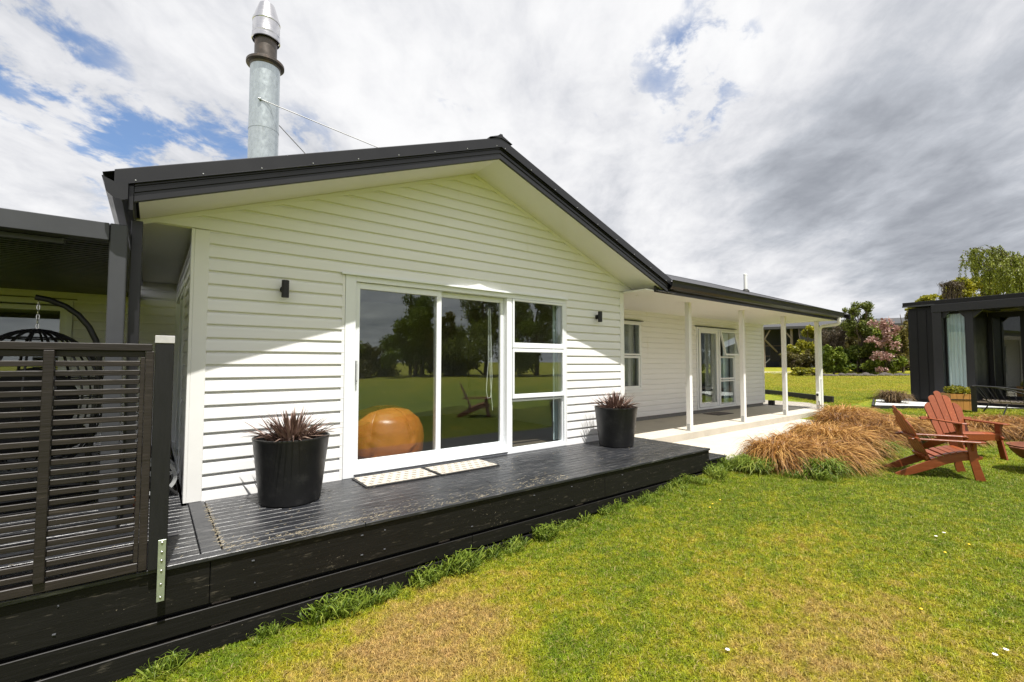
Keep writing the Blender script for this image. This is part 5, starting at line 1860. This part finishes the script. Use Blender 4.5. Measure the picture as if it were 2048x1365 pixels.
P1, r1_ = ring_pts(130000, 1.0, 9.0, -45, 115, 1.25)
P2, r2_ = ring_pts(90000, 9.0, 52, 45, 100, 1.2)
Pg = np.concatenate([P1, P2])
rr_ = np.concatenate([r1_, r2_])
Pg[:, 2] -= .004
scatter("lawn_grass", Pg, (.75 + .5 * rng.random(len(Pg))) * np.interp(rr_, [2, 9, 26, 52], [.9, 1.15, 2.2, 3.6]), protos, "short mown grass covering the lawn")

# longer weeds against the deck and path
protos2 = []
for i in range(3):
    V_, F_ = blades(26, np.random.default_rng(500 + i), .07, .13, 0, (0, -.3), .0026, 4, .03, .6)
    me = npmesh("weed_clump", V_, F_)
    me.materials.append(tuss_g)
    protos2.append(bpy.data.objects.new("weed_clump", me))
wp, ws = [], []
for (cx, n_, sx, sc) in ((.62, 5, .05, .8), (1.02, 16, .06, 1.2), (1.20, 7, .04, 1.0), (1.42, 6, .05, .8), (1.74, 14, .05, 1.15), (2.02, 18, .07, 1.3), (2.3, 12, .10, 1.0), (2.62, 8, .08, .9), (3.02, 16, .07, 1.1), (3.3, 8, .1, .9), (3.9, 9, .12, .9), (4.4, 8, .12, .8), (5.0, 12, .18, .9), (5.5, 12, .15, 1.1), (5.95, 14, .12, 1.25), (6.35, 16, .12, 1.4), (6.7, 12, .12, 1.3)):
    for i in range(n_):
        x = rnd.gauss(cx, sx)
        y = 3.36 - abs(rnd.gauss(0, .045 if x < 4.2 else .11))
        wp.append((x, y, gz(x) - .01))
        ws.append(sc * rnd.uniform(.5, 1.2))
for i in range(5):
    wp.append((.10 + rnd.gauss(0, .035), 3.30 + rnd.gauss(0, .03), gz(0) - .01))
    ws.append(rnd.uniform(.7, 1.2))
for i in range(46):
    x = rnd.uniform(6.4, 7.7)
    y = 2.5 - .1 * (x - 6.4) + rnd.gauss(0, .22)
    wp.append((x, y, gz(x) - .01))
    ws.append(rnd.uniform(.7, 1.4))
scatter("weeds", wp, ws, protos2, "long green weeds growing along the foot of the deck")

# flowers in the lawn
mb = MB()
for (px, py) in ((1455, 1300), (1888, 1066), (1872, 1073), (2012, 1300), (1990, 1310), (1790, 890), (1760, 893), (1752, 880), (1775, 885), (1740, 889), (1811, 887)):
    d = at(px, py, 1)
    t_ = None
    z_ = -1.5
    for _ in range(8):
        q = d * (z_ / d.z)
        z_ = gz(q.x) + .03
    for k_ in range(7):
        a = k_ * .9
        mb.bar((q.x, q.y, z_), (q.x + .012 * math.cos(a), q.y + .012 * math.sin(a), z_ + .003), .006, .002)
tag(obj("daisies", mb, daisy_m), "small white daisies scattered in the lawn", "flowers", kind='stuff')
mb = MB()
for (px, py) in ((1938, 1089), (1842, 1218), (1425, 1008), (1440, 1000), (1420, 1015), (1890, 1105)):
    d = at(px, py, 1)
    z_ = -1.5
    for _ in range(8):
        q = d * (z_ / d.z)
        z_ = gz(q.x) + .035
    mb.ball(q, .010, .010, .005, 8, 5)
tag(obj("dandelions", mb, dandelion_m), "small yellow dandelions in the lawn", "flowers", kind='stuff')
